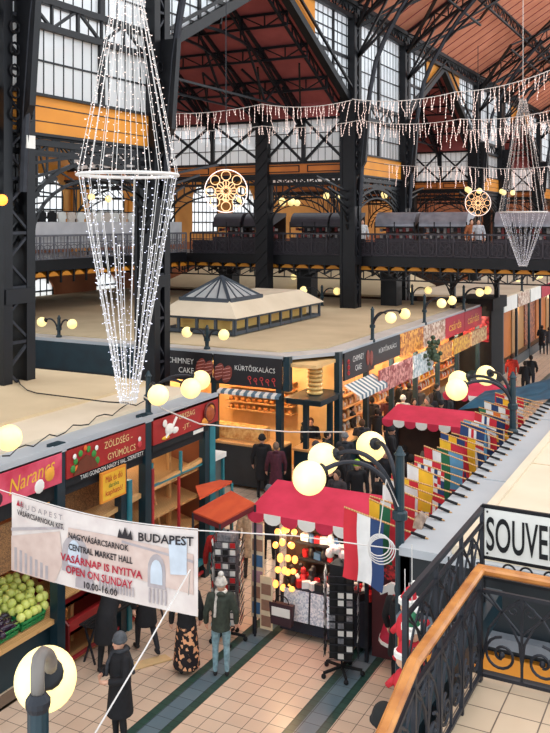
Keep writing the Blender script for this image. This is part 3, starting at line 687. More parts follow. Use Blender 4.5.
BUN = M('baked_pastry', (214, 146, 72), (170, 100, 46), 14, .5)
b = MB()
for z in (1.7, 1.95, 2.2, 2.45, 2.7):
    b.box(-14.9,-12.4,YK+2.6,YK+2.98,z-.03,z)
b.build('shelf', WOODP, k2)
b = MB()
for z in (1.7, 1.95, 2.2, 2.45):
    for i in range(11): b.ball((-14.75+.22*i,YK+2.75,z+.06), .085, 8, 5, (1,1,.8))
for i in range(14): b.ball((-15.3+.22*i,YK+.5,1.42), .09, 8, 5, (1,1,.6))
b.build('pastry_rows', BUN, k2)
b = MB()
AWB = M('awning_blue', (96, 122, 138), None, 3, .7)
for i in range(16):
    x = -13.5+.13*i; b.mat(i % 2).prism([(x,YK-.05,2.94),(x+.13,YK-.05,2.94),(x+.13,YK-.22,2.88),(x,YK-.22,2.88)], (0,0,-.02)); b.prism([(x,YK-.22,2.88),(x+.13,YK-.22,2.88),(x+.13,YK-.23,2.8),(x,YK-.23,2.8)], (0,-.01,0))
b.build('awning', [WHITE, AWB], k2)
b = MB()
for i in range(16):
    y = 24.2+.15*i; b.mat(i % 2).prism([(XR,y,2.95),(XR,y+.15,2.95),(XR+.5,y+.15,2.68),(XR+.5,y,2.68)], (0,0,-.02)); b.prism([(XR+.5,y,2.68),(XR+.5,y+.15,2.68),(XR+.51,y+.15,2.54),(XR+.51,y,2.54)], (.01,0,0))
b.build('awning', [WHITE, AWB], k2)
each('side_counter', TEAL, k2, [(XR-.3,XR+.1,24.2,26,.1,1.2),(XR-.3,XR+.1,31.3,40,.1,1.0)])
MB().box(XR-.35,XR+.15,24.2,26,1.2,1.26).build('side_worktop', WOODP, k2)
for i in range(3):
    x = (-15.2,-14.5,-12.9)[i]
    b = MB().lathe((x,YK+.9,3.0), [(.03,.4),(.035,.24),(.1,.2),(.2,.08),(.22,.0)][::-1], 14); s_ = b.build('lamp_shade', M('copper_shade', (134, 74, 40), (110, 56, 30), 4, .35, .4), k2)
    MB().ball((x,YK+.9,3.0), .07, 8, 6).build('bulb', WARM, s_)
for (x, y, e) in ((-14.8,YK+1.4,46),(-12.4,YK+1.4,46),(-11.2,25.5,70),(-10.9,28,60),(-10.9,30.5,70),(-10.8,33,75),(-10.8,36,75),(-10.8,39,70)): point((x,y,3.3), e*2.4)
b = MB(); b.box(-11.4,-10.3,22.5,24.1,2.62,2.75); b.box(-11.45,-10.25,22.4,24.15,2.75,2.8); b.build('corner_shelf', TEAL, k2)
b = MB(); b.box(-11.3,-10.5,22.8,24,.0,1.2); b.mat(1).box(-11.35,-10.45,22.75,24.05,1.2,1.26); b.build('corner_counter', [TEAL, WOODP], k2)
def sign_x(name, label, x0, x1, z0, z1, mat, y=YK-.02, th=.05):
    r = thing(name, label, 'sign', ((x0+x1)/2, y+th, z0)); MB().box(x0,x1,y,y+th,z0,z1).build('board', mat, r); return r
BS = M('sign_black', (30, 28, 32), (22, 20, 24), 3, .5); WL = M('white_lettering', (240, 238, 232), None, 3, .6)
XD = (1,0,0)
CK = M('chimney_cake_brown', (150, 70, 56), (110, 44, 36), 30, .5); DEC = M('folk_red', (196, 60, 60), None, 5)
def cake_pic_x(r, x, z, y):
    b = MB()
    for t in (0, 1):
        c = Vector((x+.28*t, y, z+.05*(t*-1)))
        b.ball(c, .22, 12, 8, (.75,.08,1.25), Matrix.Rotation(.35,3,'Y'))
    b.mat(1)
    for t in (0, 1):
        for i in range(4): b.bar((x+.28*t-.12,y-.02,z-.16+.1*i-.05*t), (x+.28*t+.12,y-.02,z-.1+.1*i-.05*t), .018)
    b.build('cake_picture', [CK, M('sugar', (220, 160, 150), None, 5)], r)
sa = sign_x('fascia_sign', 'black chimney cake board over the kiosk front, lettering in two lines', -15.88, -13.8, 3.05, 3.93, BS)
lettering('CHIMNEY', (-15.4,YK-.02,3.55), XD, ZD, .95, .17, WL, sa); lettering('CAKE', (-15.0,YK-.02,3.27), XD, ZD, .55, .17, WL, sa); cake_pic_x(sa, -14.2, 3.5, YK-.03)
sb = sign_x('fascia_sign', 'black board reading one long white word over the kiosk front beside the corner', -13.75, -11.42, 3.05, 3.93, BS)
lettering('KÜRTŐSKALÁCS', (-13.0,YK-.02,3.5), XD, ZD, 1.35, .19, WL, sb); cake_pic_x(sb, -13.55, 3.4, YK-.03)
b = MB()
for i in range(5): b.ring((-12.5+.2*i,YK-.03,3.3-.04*(i % 2)), .05, XD, ZD, .015, 8); b.tube([(-12.5+.2*i,YK-.03,3.25),(-12.45+.2*i,YK-.03,3.12)], .015, 4)
b.build('folk_ornament', DEC, sb)
b = MB()
for i in range(3): b.ring((-15.75,YK-.03,3.3+.14*i), .05, XD, ZD, .015, 8)
b.build('folk_ornament', DEC, sa)
# roof-edge boards along the aisle side of the kiosk
def wm(n, a, b_, sc=9): return M(n, a, b_, sc, .5, kind='vor')
PINKP = wm('pink_photo_board', (226, 160, 150), (150, 60, 60)); ORP = wm('orange_photo_board', (238, 176, 84), (176, 96, 44)); PALEP = wm('pale_photo_board', (222, 206, 190), (160, 120, 100)); REDP = M('crimson_board', (186, 38, 62), None, 3)
sc_ = sign_y('fascia_sign', 'black chimney cake board on the aisle side of the kiosk by its corner', 24.1, 26.6, 3.1, 3.93, BS)
lettering('CHIMNEY', (XR+.06,24.75,3.58), YD, ZD, .9, .18, WL, sc_); lettering('CAKE', (XR+.06,24.95,3.28), YD, ZD, .5, .18, WL, sc_)
b = MB()
for t in (0, 1): b.ball((XR+.07,26.0+.3*t,3.55-.06*t), .2, 10, 7, (.08,.75,1.25))
b.build('cake_picture', CK, sc_)
b = MB()
for i in range(3): b.ring((XR+.07,24.4,3.3+.17*i), .06, YD, ZD, .02, 8)
b.build('folk_ornament', DEC, sc_)
sd = sign_y('fascia_sign', 'black board with one long white word on the aisle side, past the chimney cake board', 26.6, 29.1, 3.2, 3.93, BS)
lettering('KÜRTŐSKALÁCS', (XR+.06,27.0,3.55), YD, ZD, 1.7, .2, WL, sd)
for (y0, y1, m, txt, l, tm) in ((29.15,31.7,ORP,None,'orange photo board on the roof edge past the black signs',0),(31.75,34.6,PALEP,None,'pale pinkish photo board on the roof edge beside a lamp post',0),(34.65,37.5,REDP,'csárda','crimson board with yellow word on the roof edge, first of two',1),(37.55,40.5,REDP,'csárdás','crimson board with yellow word on the roof edge, at the far corner',1)):
    s_ = sign_y('fascia_sign', l, y0, y1, 3.1, 3.93, m)
    if txt: lettering(txt, (XR+.06,y0+.5,3.35), YD, ZD, y1-y0-1, .36, YEL, s_)
for (y0, y1, z0, z1, m, l) in ((26.3,29.6,2.35,3.1,PINKP,'pink photo menu board hanging below the black signs'),(29.7,32.0,2.3,3.1,wm('white_menu_board', (230, 232, 232), (150, 170, 176)),'white menu board with greenery hung below the roof edge'),(32.3,34.6,2.45,3.08,ORP,'small orange hanging board beside the greenery'),(34.8,37.4,2.45,3.08,wm('yellow_menu_board', (244, 196, 70), (190, 110, 40)),'yellow hanging food board under the first crimson sign'),(37.6,40.3,2.45,3.08,wm('cream_menu_board', (240, 210, 150), (190, 120, 70)),'cream hanging food board under the far crimson sign')):
    sign_y('hanging_sign', l, y0, y1, z0, z1, m, x=XR+.35)
b = MB()
for i in range(60): b.ball((XR+.45+RND.uniform(-.15,.15), 31.7+RND.gauss(0,.35), 2.95+RND.gauss(0,.2)), RND.uniform(.05,.1), 5, 4)
tag(b.build('hanging_greenery', M('dull_leaf_green', (70, 92, 66), (44, 60, 44), 9)), 'bunch of dull green foliage hung by the white menu board', 'garland')
# goods shelves deep in the aisle side: bright produce and jars
for (y0, y1, l, c1, c2) in ((26.4,28.4,'tall shelf of pale packets inside the open bay after the striped awning',(236,206,150),(180,120,60)),(29.4,31.0,'lit shelf of golden jars under the white menu board',(250,200,110),(200,120,50)),(32.0,34.2,'shelf of red and yellow produce heaped below the orange hanging board',(250,170,50),(190,50,30)),(34.4,37.0,'heaped yellow produce shelf below the yellow hanging board',(252,204,60),(220,110,30)),(37.2,40.0,'heaped orange produce shelf below the cream hanging board',(248,150,60),(170,60,30))):
    k = thing('goods_shelf', l, 'shelf', (XR-1.0,(y0+y1)/2,0)); b = MB(); b.box(XR-1.4,XR-1.35,y0,y1,.1,2.6)
    for z in (.9, 1.3, 1.7, 2.1): b.box(XR-1.35,XR-.9,y0,y1,z,z+.03)
    b.build('frame', WOODP, k)
    b = MB(); q = 0
    for z in (.93, 1.33, 1.73, 2.13):
        for i in range(int((y1-y0)/.16)):
            b.mat(q % 3); q += RND.randint(1,2); hh = RND.uniform(.12,.26); yy = y0+.08+.16*i; b.lathe((XR-1.1,yy,z), [(.06,0),(.065,hh*.7),(.035,hh*.85),(.04,hh)], 7)
    o = b.build('goods', [M('goods_%d_a' % int(y0), c1, None, 9), M('goods_%d_b' % int(y0), c2, None, 9), WHITE], k); o['kind'] = 'stuff'
# tower of golden rings on the corner shelf
k = thing('cake_tower', 'tower of golden ring-shaped display cakes on the corner shelf of the kiosk', 'display', (-10.85,23.3,2.8))
b = MB()
for i in range(8): b.tube([(-10.85+.19*math.cos(2*PI*j/18),23.3+.19*math.sin(2*PI*j/18),2.86+.125*i) for j in range(19)], .056, 7)
b.build('ring_stack', M('golden_crust', (250, 214, 140), (230, 176, 96), 18, .5), k, True)
b = MB().lathe((-10.85,23.3,2.8), [(.1,0),(.1,1.0)], 12); b.build('inner_tube', WARMIN, k)
# pink parasol-like sign seen through the chamfer
b = MB(); b.ball((-11.6,25.5,3.4), .5, 14, 8, (1.5,.3,.35)); b.mat(1)
for i in range(4): b.ball((-12.1+.32*i,25.36,3.4), .1, 8, 5, (1,.4,1))
tag(b.build('pink_neon_sign', [M('pink_plastic', (232, 110, 130), None, 3, .4), WHITE]), 'rounded pink sign seen in the open corner of the kiosk', 'sign')

# roof light: glazed pyramid on a hipped cream roof
r = thing('roof_light_house', 'raised roof light with glass pyramid and hipped cream roof on the kiosk roof', 'roof structure', (-21,30,4.1))
p = [pz(148,343,4.1), pz(234,337,4.1), pz(319,318,4.1)]
x0, x1, ya, yb = -17.6, -14.6, 25.0, 31.8; zb, ze, zt = 4.1, 4.68, 5.2
b = MB(); b.box(x0+.4,x1-.4,ya+.4,yb-.4,zb,ze); b.build('inner_wall', M('lit_cream_wall', (236, 196, 110), (220, 170, 90), 1, .6), r)
b = MB(); b.box(x0,x1,ya,yb,zb,zb+.12); b.box(x0,x1,ya,yb,ze-.1,ze)
for i in range(5):
    x = x0+(x1-x0)*i/4; b.box(x-.05,x+.05,ya-.02,ya+.06,zb,ze)
for i in range(9):
    y = ya+(yb-ya)*i/8; b.box(x1-.06,x1+.02,y-.05,y+.05,zb,ze)
b.build('glazed_frame', M('slate_frame', (58, 66, 76), None, 3, .5), r)
xa, xb_, yc, yd = x0+.5, x1-.5, ya+.5, yb-.7
b = MB()
B0 = [(x0-.15,ya-.15,ze),(x1+.15,ya-.15,ze),(x1+.15,yb+.15,ze),(x0-.15,yb+.15,ze)]; T0 = [(xa,yc,zt),(xb_,yc,zt),(xb_,yd,zt),(xa,yd,zt)]
for i in range(4): b.quad(B0[i], B0[(i+1)%4], T0[(i+1)%4], T0[i])
b.quad(*T0); b.build('hipped_roof', CREAM, r)
b = MB(); ax, ay = (xa+xb_)/2, yc+1.15; P0 = [(xa,yc,zt),(xb_,yc,zt),(xb_,yc+2.3,zt),(xa,yc+2.3,zt)]
apex = (ax, ay, zt+.75)
for i in range(4): b.quad(P0[i], P0[(i+1)%4], apex)
b.build('glass_pyramid', M('grey_roof_glass', (186, 186, 184), (162, 164, 166), 2, .25), r)
b = MB()
for i in range(4):
    b.bar(P0[i], apex, .1); b.bar(P0[i], P0[(i+1)%4], .14)
    for t in (.25,.5,.75):
        q = Vector(P0[i]).lerp(Vector(P0[(i+1)%4]), t); b.bar(q, apex, .05)
b.build('glazing_bar', M('slate_frame', (58, 66, 76)), r)
# further blocks beyond the cross aisle and beyond the gallery
for i, (xa, xb_, ya, yb, z, l) in enumerate(((-31,-16,43.5,52,4.0,'flat cream stall roof beyond the kiosk under the cross gallery'),(-31,-16.2,58,74,4.6,'low cream stall roof far under the gallery'))):
    k = thing('far_stall_block', l, 'stall', ((xa+xb_)/2,ya,0))
    b = MB(); b.box(xa,xb_,ya,yb,z-.1,z); b.prism([(xa,ya,z),(xb_,ya,z),(xb_-1.5,ya+2.5,z+1.1),(xa+1.5,ya+2.5,z+1.1)], (0,.01,.0)); b.prism([(xa+1.5,ya+2.5,z+1.1),(xb_-1.5,ya+2.5,z+1.1),(xb_-1.5,yb-2,z+1.1),(xa+1.5,yb-2,z+1.1)], (0,0,-.1)); b.prism([(xb_,ya,z),(xb_,yb,z),(xb_-1.5,yb-2.5,z+1.1),(xb_-1.5,ya+2.5,z+1.1)], (0,0,-.02)); b.build('roof', TAN, k)
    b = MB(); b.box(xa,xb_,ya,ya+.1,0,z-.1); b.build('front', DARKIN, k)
k = thing('dark_corner_kiosk', 'near-black corner kiosk with red posters at the end of the lit row', 'kiosk', (XR,42.5,0))
b = MB(); b.box(XR-1.2,XR+.35,41.2,43.6,0,3.7); b.build('body', BLACK, k)
b = MB(); b.box(XR-1.35,XR+.5,40.9,43.8,3.7,4.25); b.build('cornice', BLACK, k)
for a in (-1.0, -.3): MB().box(XR+a,XR+a+.55,41.13,41.18,2.2,3.4).build('poster', wm('crimson_poster', (206, 60, 80), (120, 24, 40)), k)
k = thing('glazed_stall_row', 'brown-shuttered glazed stall row along the far aisle with white fascia boards', 'stall', (XR-1,55,0))
b = MB(); b.box(-15.6,XR,45,76,3.9,4.0); b.build('roof', CREAM, k)
for i in range(9):
    y = 45.2+3.4*i; s_ = MB().box(XR-.02,XR+.05,y,y+3.1,3.2,3.95).build('fascia_board', (WHITE, PALEP, WHITE, REDP)[i % 4], k)
    MB().box(XR-.4,XR-.3,y,y+3.1,.6,3.1).build('shutter', (BROWNP, WOODP, wm('rust_goods', (190, 110, 70), (110, 60, 44)))[i % 3], k)
b = MB()
for i in range(10): b.box(XR-.1,XR+.02,45+3.4*i,45.2+3.4*i,0,3.9)
b.box(XR-.1,XR,45,76,0,.5); b.build('frame', TEAL, k)
for y in (50, 60, 70): point((XR-.1,y,3), 20)

# --- block on the other side of the aisle: flat roof, flags hang from its edge
XE = -3.5
k3 = thing('flag_stall_block', 'teal stall block with flat cream roof and grey edge, flags hanging along it', 'stall', (XE+2,10,0))
b = MB(); b.box(XE,XE+.62,9.9,24,3.9,4.0); b.box(XE+.6,XE+7,9.9,10.0,3.9,3.99); b.box(XE+.2,XE+.62,13.1,13.12,4.0,4.012); b.box(XE,XE+.62,17.6,17.62,4.0,4.012); b.build('roof_flashing', GREYB, k3)
b = MB(); b.box(XE+.62,XE+7,10.0,24,3.93,4.06); b.box(XE+.62,XE+.74,10.0,24,4.06,4.1); b.mat(1); b.box(XE+1.55,XE+1.57,10,24,4.06,4.066)
for i in range(5): b.box(XE+.74,XE+7,11.5+2.6*i,11.52+2.6*i,4.06,4.066)
b.build('roof', [CREAM, TAN], k3)
TEALD = M('shaded_teal_paint', (7, 24, 32), (5, 19, 27), 2, .5)  # darker copy of the teal: the dim light on this block is in the colour
b = MB(); b.box(XE,XE+7,9.95,10.05,0,3.9); b.box(XE,XE+.1,9.95,24,3.2,3.9); b.box(XE,XE+.12,9.95,10.3,0,3.9); b.build('fascia', TEALD, k3)
b = MB(); b.box(XE,XE+7,9.8,9.95,3.1,3.22); b.build('ledge', M('ledge_grey', (120, 126, 134), (100, 106, 114), 3, .6), k3)
b = MB(); b.box(XE,XE+7,9.86,9.95,2.72,2.98); b.build('ochre_band', ORANGE, k3)
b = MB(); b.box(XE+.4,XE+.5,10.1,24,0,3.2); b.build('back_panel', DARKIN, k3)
# blue tarpaulin over the far end
b = MB(); n = 16; vs = []; fs = []
for i in range(n+1):
    for j in range(n+1):
        x = -5.4+6.4*i/n; y = 19.2+2.5*j/n; z = 3.72+.22*(x+5.4)+.5*(.18*math.sin(x*2.1+y)+.12*math.sin(y*4.3-x*1.3)+.06*math.sin(x*7))
        vs.append((x,y,z if 0 < i < n and 0 < j < n else 3.66+.22*(x+5.4)))
for i in range(n):
    for j in range(n): a = i*(n+1)+j; fs.append((a,a+n+1,a+n+2,a+1))
b._add(vs, fs); tag(b.build('tarpaulin', M('blue_tarpaulin', (44, 92, 116), (26, 62, 84), 3, .4, bump=.5), smooth=True), 'crumpled dark blue tarpaulin over the far end of the flat roof', 'tarpaulin')
# ------------------------------------------------------------------ stair landing in front
LZ = 3.85; LX, LY = -1.94, 7.63
LT = tile_mat('landing_tile', (226, 200, 170), (214, 188, 158), (110, 90, 76), .33, (.02, .06), .35)
b = MB(); b.box(LX-.1,4,3.2,LY+.1,LZ-.25,LZ); struct('floor_landing', b, LT)
b = MB(); b.box(LX-.16,LX-.1,3.2,LY+.16,LZ-.3,LZ+.02); b.box(LX-.16,4,LY+.1,LY+.16,LZ-.3,LZ+.02); trim(b, IRON)
def scroll(mb, c, r, xd, a0, turns=1.6, t=.016, sgn=1):
    c = Vector(c); xd = Vector(xd); zd = Vector((0,0,1)); n = 26
    mb.tube([c+xd*(sgn*r*(1-.8*i/n)*math.cos(a0+turns*2*PI*i/n))+zd*(r*(1-.8*i/n)*math.sin(a0+turns*2*PI*i/n)) for i in range(n+1)], t, 5)
def iron_panel(mb, a, b_, z0a, z0b, h, last=False):
    """one wrought panel between two uprights: crossed arches above, paired volutes below"""
    a = Vector(a); b_ = Vector(b_); d = b_-a; L = d.length; d.normalize(); dz = (z0b-z0a)
    P = lambda t, z: a+d*(L*t)+Vector((0,0,z0a+dz*t+z*h))
    mb.bar(P(.01,.06), P(.99,.06), .03); mb.bar(P(.01,.86), P(.99,.86), .03); mb.bar(P(0,0), P(0,1), .035); mb.bar(P(1,0), P(1,1), .035) if last else None
    mb.bar(P(.5,.06), P(.5,.86), .022)
    for s in (0, 1):
        T = (lambda t: t) if s == 0 else (lambda t: 1-t)
        mb.tube([P(T(.02),.2), P(T(.1),.5), P(T(.25),.68), P(T(.5),.84)], .012, 5)
        mb.tube([P(T(.5),.2), P(T(.47),.42), P(T(.36),.6), P(T(.08),.85)], .012, 5)
        mb.tube([P(T(.0),.84), P(T(.3),.66), P(T(.5),.5)], .01, 5)
        c = P(T(.26), .28); scroll(mb, c, min(L*.22, h*.21), d, PI/2*(1 if s == 0 else 1), 1.5, .013, 1 if s == 0 else -1)
        mb.ball(c, .028, 7, 5)
        scroll(mb, P(T(.4), .72), h*.07, d, 0, 1.2, .008, 1 if s == 0 else -1)
rl = thing('landing_railing', 'wrought iron railing with varnished wooden handrail turning a corner around the tiled landing', 'railing', (LX, LY, LZ))
b = MB(); b.box(LX-.02,LX+.02,LY-.02,LY+.02,LZ,LZ+.98); b.build('corner_post', IRON, rl)
for i in range(5): b = MB(); iron_panel(b, (LX+.72*i,LY,0), (LX+.72*(i+1),LY,0), LZ, LZ, .93, i == 4); b.build('iron_panel', IRON2, rl)
for i in range(3):
    b = MB(); iron_panel(b, (LX,LY-.61*i-.03*(i==0),0), (LX,LY-.61*(i+1),0), LZ, LZ, .93); b.build('iron_panel', IRON2, rl)
for i in range(3):
    za = LZ-.31*.61*i; b = MB(); iron_panel(b, (LX,5.8-.61*i,0), (LX,5.8-.61*(i+1),0), za, za-.19, .93); b.build('iron_panel', IRON2, rl)
def rail(mb, pts):
    prof = [(-.045,0),(-.05,.03),(-.03,.045),(-.025,.055),(.025,.055),(.03,.045),(.05,.03),(.045,0),(.02,-.02),(-.02,-.02)]
    pts = [Vector(p) for p in pts]; vs = []; k = len(prof)
    for i, p in enumerate(pts):
        d = (pts[min(i+1,len(pts)-1)]-p).normalized() if i == 0 else ((p-pts[i-1]).normalized()+(pts[min(i+1,len(pts)-1)]-p).normalized() if i < len(pts)-1 else (p-pts[i-1])).normalized()
        d.normalize(); x = d.cross(Vector((0,0,1))).normalized(); 
        f = 1.0
        if 0 < i < len(pts)-1:
            c = (p-pts[i-1]).normalized().dot((pts[i+1]-p).normalized()); f = 1/math.sqrt(max(.2,(1+c)/2))
        for (u_, v_) in prof: vs.append(p+x*u_*f+Vector((0,0,v_)))
    fs = [(i*k+j, i*k+(j+1)%k, (i+1)*k+(j+1)%k, (i+1)*k+j) for i in range(len(pts)-1) for j in range(k)]
    fs += [tuple(range(k))[::-1], tuple((len(pts)-1)*k+j for j in range(k))]
    return mb._add(vs, fs)
b = MB(); rail(b, [(LX+3.7,LY,LZ+.96),(LX,LY,LZ+.96),(LX,5.8,LZ+.96),(LX,3.9,LZ+.96-.59)]); b.build('handrail', WOOD, rl)
# second, plain grey railing and the sign frame
r2 = thing('grey_iron_railing', 'grey wrought iron railing without wood, running outside the wooden handrail', 'railing', (-2.3, 8, 3.85))
for i in range(3): b = MB(); iron_panel(b, (-2.32,9.2-.82*i,0), (-2.32,9.2-.82*(i+1),0), 3.9, 3.9, .92); b.build('iron_panel', IRON2, r2)
b = MB(); b.bar((-2.32,9.25,4.85), (-2.32,6.7,4.85), .045); b.bar((-2.32,6.72,4.85), (-2.32,6.72,3.9), .045); b.bar((-2.32,9.2,4.87), (-2.32,9.2,3.85), .045); b.build('top_rail', IRON2, r2)
b = MB(); b.box(-2.45,-2.2,6.5,9.6,3.6,3.85); struct('trim_30', b, TEAL)
sg = thing('souvenir_sign', 'white painted board with large black hand lettering in a scrolled iron frame', 'sign', (-1.5, 9.2, 4.3))
b = MB(); b.box(-2.29,-.2,9.18,9.2,4.36,4.86); b.build('board', WHITE, sg)
b = MB()
b.bar((-2.32,9.2,4.88),(-.17,9.2,4.88),.035); b.bar((-2.32,9.2,4.34),(-.17,9.2,4.34),.035); b.bar((-2.32,9.2,4.12),(-.17,9.2,4.12),.03); b.bar((-2.32,9.2,4.88),(-2.32,9.2,4.1),.035); b.bar((-.17,9.2,4.88),(-.17,9.2,4.1),.035)
for i in range(5):
    x = -2.05+.42*i; scroll(b, (x,9.2,4.23), .08, (1,0,0), 0, 1.1, .011); scroll(b, (x+.2,9.2,4.23), .08, (-1,0,0), 0, 1.1, .011)
for x in (-2.3, -.2): b.bar((x,9.2,4.1), (x,9.2,3.86), .035)
b.build('frame', IRON, sg)
lettering('SOUVENIR', (-2.27,9.18,4.42), (1,0,0), (0,0,1), .98, .36, BLACK, sg, bold=.012)
b = MB()
for x in (-2.26,-.23):
    for z in (4.39,4.83): b.ball((x,9.175,z), .012, 6, 4)
b.build('screw', IRON, sg)

# ------------------------------------------------------------------ banner across the aisle
bn = thing('banner', 'large white printed banner hung across the aisle, opening hours in Hungarian and English', 'banner', (-7.7, 9.5, 3.3))
BX0, BX1, BY = -9.34, -6.09, 9.5
def bsurf(s, t):
    """point on the banner: s along, t up, with sag and soft folds"""
    x = BX0+(BX1-BX0)*s; zt = 3.9-.1*math.sin(PI*s); zb = 2.78-.05*math.sin(PI*s)-.06*s*0
    return Vector((x, BY+.014*math.sin(4*s), zb+(zt-zb)*t))
b = MB(); N1, N2 = 60, 14; vs = []; fs = []
for i in range(N1+1):
    for j in range(N2+1): vs.append(bsurf(i/N1, j/N2))
for i in range(N1):
    for j in range(N2): a = i*(N2+1)+j; fs.append((a, a+N2+1, a+N2+2, a+1))
b._add(vs, fs)
cloth = b.build('cloth', M('banner_print', (236, 226, 220), (216, 202, 198), 3.2, .75), bn, True)
def on_banner(txt, s0, s1, t0, t1, mat, name='lettering', skew=0):
    cu = bpy.data.curves.new('text', 'FONT'); cu.body = txt; cu.resolution_u = 2; cu.offset = .022 if mat in (INK, INKR) else 0
    ob = bpy.data.objects.new('text', cu); COL.objects.link(ob); dg = bpy.context.evaluated_depsgraph_get(); me = bpy.data.meshes.new_from_object(ob.evaluated_get(dg)); bpy.data.objects.remove(ob); bpy.data.curves.remove(cu)
    x0 = min(v.co.x for v in me.vertices); x1 = max(v.co.x for v in me.vertices); y0 = min(v.co.y for v in me.vertices); y1 = max(v.co.y for v in me.vertices)
    mb = MB(); L = Vector(bn.location); vs = []
    for v in me.vertices:
        a = (v.co.x-x0)/(x1-x0); c = (v.co.y-y0)/(y1-y0); p = bsurf(s0+(s1-s0)*a, t0+(t1-t0)*c+skew*a)-L; p.y -= .03; vs.append(p)
    mb._add(vs, [tuple(p.vertices) for p in me.polygons]); bpy.data.meshes.remove(me)
    o = bpy.data.objects.new(name, mb.mesh(name, mat)); COL.objects.link(o); o.parent = cloth; return o
def poly_banner(pts_list, mat, name, d=.026):
    mb = MB()
    for pts in pts_list:
        q = [bsurf(*p)-Vector((0,d,0)) for p in pts]; mb._add([v-Vector(bn.location) for v in q], [tuple(range(len(q)))])
    o = bpy.data.objects.new(name, mb.mesh(name, mat)); COL.objects.link(o); o.parent = cloth; return o
# faded picture of the hall printed on it
PR1 = M('print_pink', (222, 200, 190), (206, 180, 170), 5, .75); PR2 = M('print_grey', (188, 178, 180), (168, 158, 162), 6, .75); PR3 = M('print_blue', (214, 224, 236), None, 4, .75)
def archp(s, t, w, h, n=8): return [(s-w,t)]+[(s+w*math.cos(PI-PI*i/n), t+h*.5+h*.5*math.sin(PI*i/n)) for i in range(n+1)]+[(s+w,t)]
poly_banner([[(0.0,.0),(.25,.0),(.3,.3),(.28,.7),(.0,.45)], [(.3,.35),(.98,.25),(.98,.72),(.6,.8),(.33,.78)]], PR1, 'hall_print', .01)
poly_banner([archp(.37,.2,.075,.5), archp(.8,.25,.045,.42), archp(.42,.03,.05,.2)] +
    [[(.02+.03*i,.02),(.035+.03*i,.02),(.035+.03*i,.32-.02*i),(.02+.03*i,.32-.02*i)] for i in range(7)] +
    [[(.5+.016*i,.08),(.508+.016*i,.08),(.508+.016*i,.2),(.5+.016*i,.2)] for i in range(12)] +
    [[(.76+.02*i,.06),(.77+.02*i,.06),(.77+.02*i,.24),(.76+.02*i,.24)] for i in range(5)] +
    [[(.0,.52),(.3,.74),(.3,.77),(.0,.56)], [(.62,.74),(.98,.62),(.98,.65),(.62,.77)]], PR2, 'hall_print', .015)
poly_banner([archp(.365,.3,.035,.34), archp(.8,.3,.03,.3)]+[[(.87,.45),(.95,.47),(.95,.9),(.86,.85)]], PR3, 'hall_print', .02)
INK = M('banner_black', (44, 38, 44), None, 3, .7); INKR = M('banner_red', (190, 34, 62), None, 3, .7); INKG = M('banner_grey', (150, 140, 144), None, 3, .7)
on_banner('B U D A P E S T', .06, .3, .86, .93, INKG)
on_banner('VÁSÁRCSARNOKAI KFT.', .04, .31, .76, .85, INK, skew=-.02)
poly_banner([[(.035,.88),(.045,.96),(.055,.89),(.065,.96),(.075,.88)]], INKR, 'red_emblem')
on_banner('BUDAPEST', .71, .985, .80, .91, INK, skew=.02)
poly_banner([[(.6,.8),(.61,.92),(.625,.84),(.64,.95),(.655,.84),(.67,.92),(.68,.8)]], INK, 'crest_emblem')
on_banner('NAGYVÁSÁRCSARNOK', .335, .66, .65, .75, INK)
on_banner('CENTRAL MARKET HALL', .335, .68, .5, .585, INK)
on_banner('VASÁRNAP IS NYITVA', .29, .73, .335, .46, INKR)
on_banner('OPEN ON SUNDAY', .32, .68, .185, .29, INKR)
on_banner('10.00-16.00', .42, .6, .05, .14, INK)
b = MB(); b.tube([bsurf(0,1), (XR,9.6,3.95)], .008, 4); b.tube([bsurf(1,1), (-4.8,9.7,3.98), (XE,9.95,3.95)], .008, 4)
b.tube([bsurf(i/20,1)+Vector((0,0,.015)) for i in range(21)], .009, 4); b.build('cord', WIRE, bn)
b = MB(); p0 = pD(190,570,9.6); p1 = pD(88,745,7.5); b.tube([p0, p0.lerp(p1,.5)+Vector((0,0,-.02)), p1], .009, 4)
b.tube([p0, bsurf(.96,.25)+Vector((0,-.03,0))], .008, 4)
tag(b.build('guy_rope', WIRE), 'thin pale rope slanting down from the banner across the aisle', 'rope')

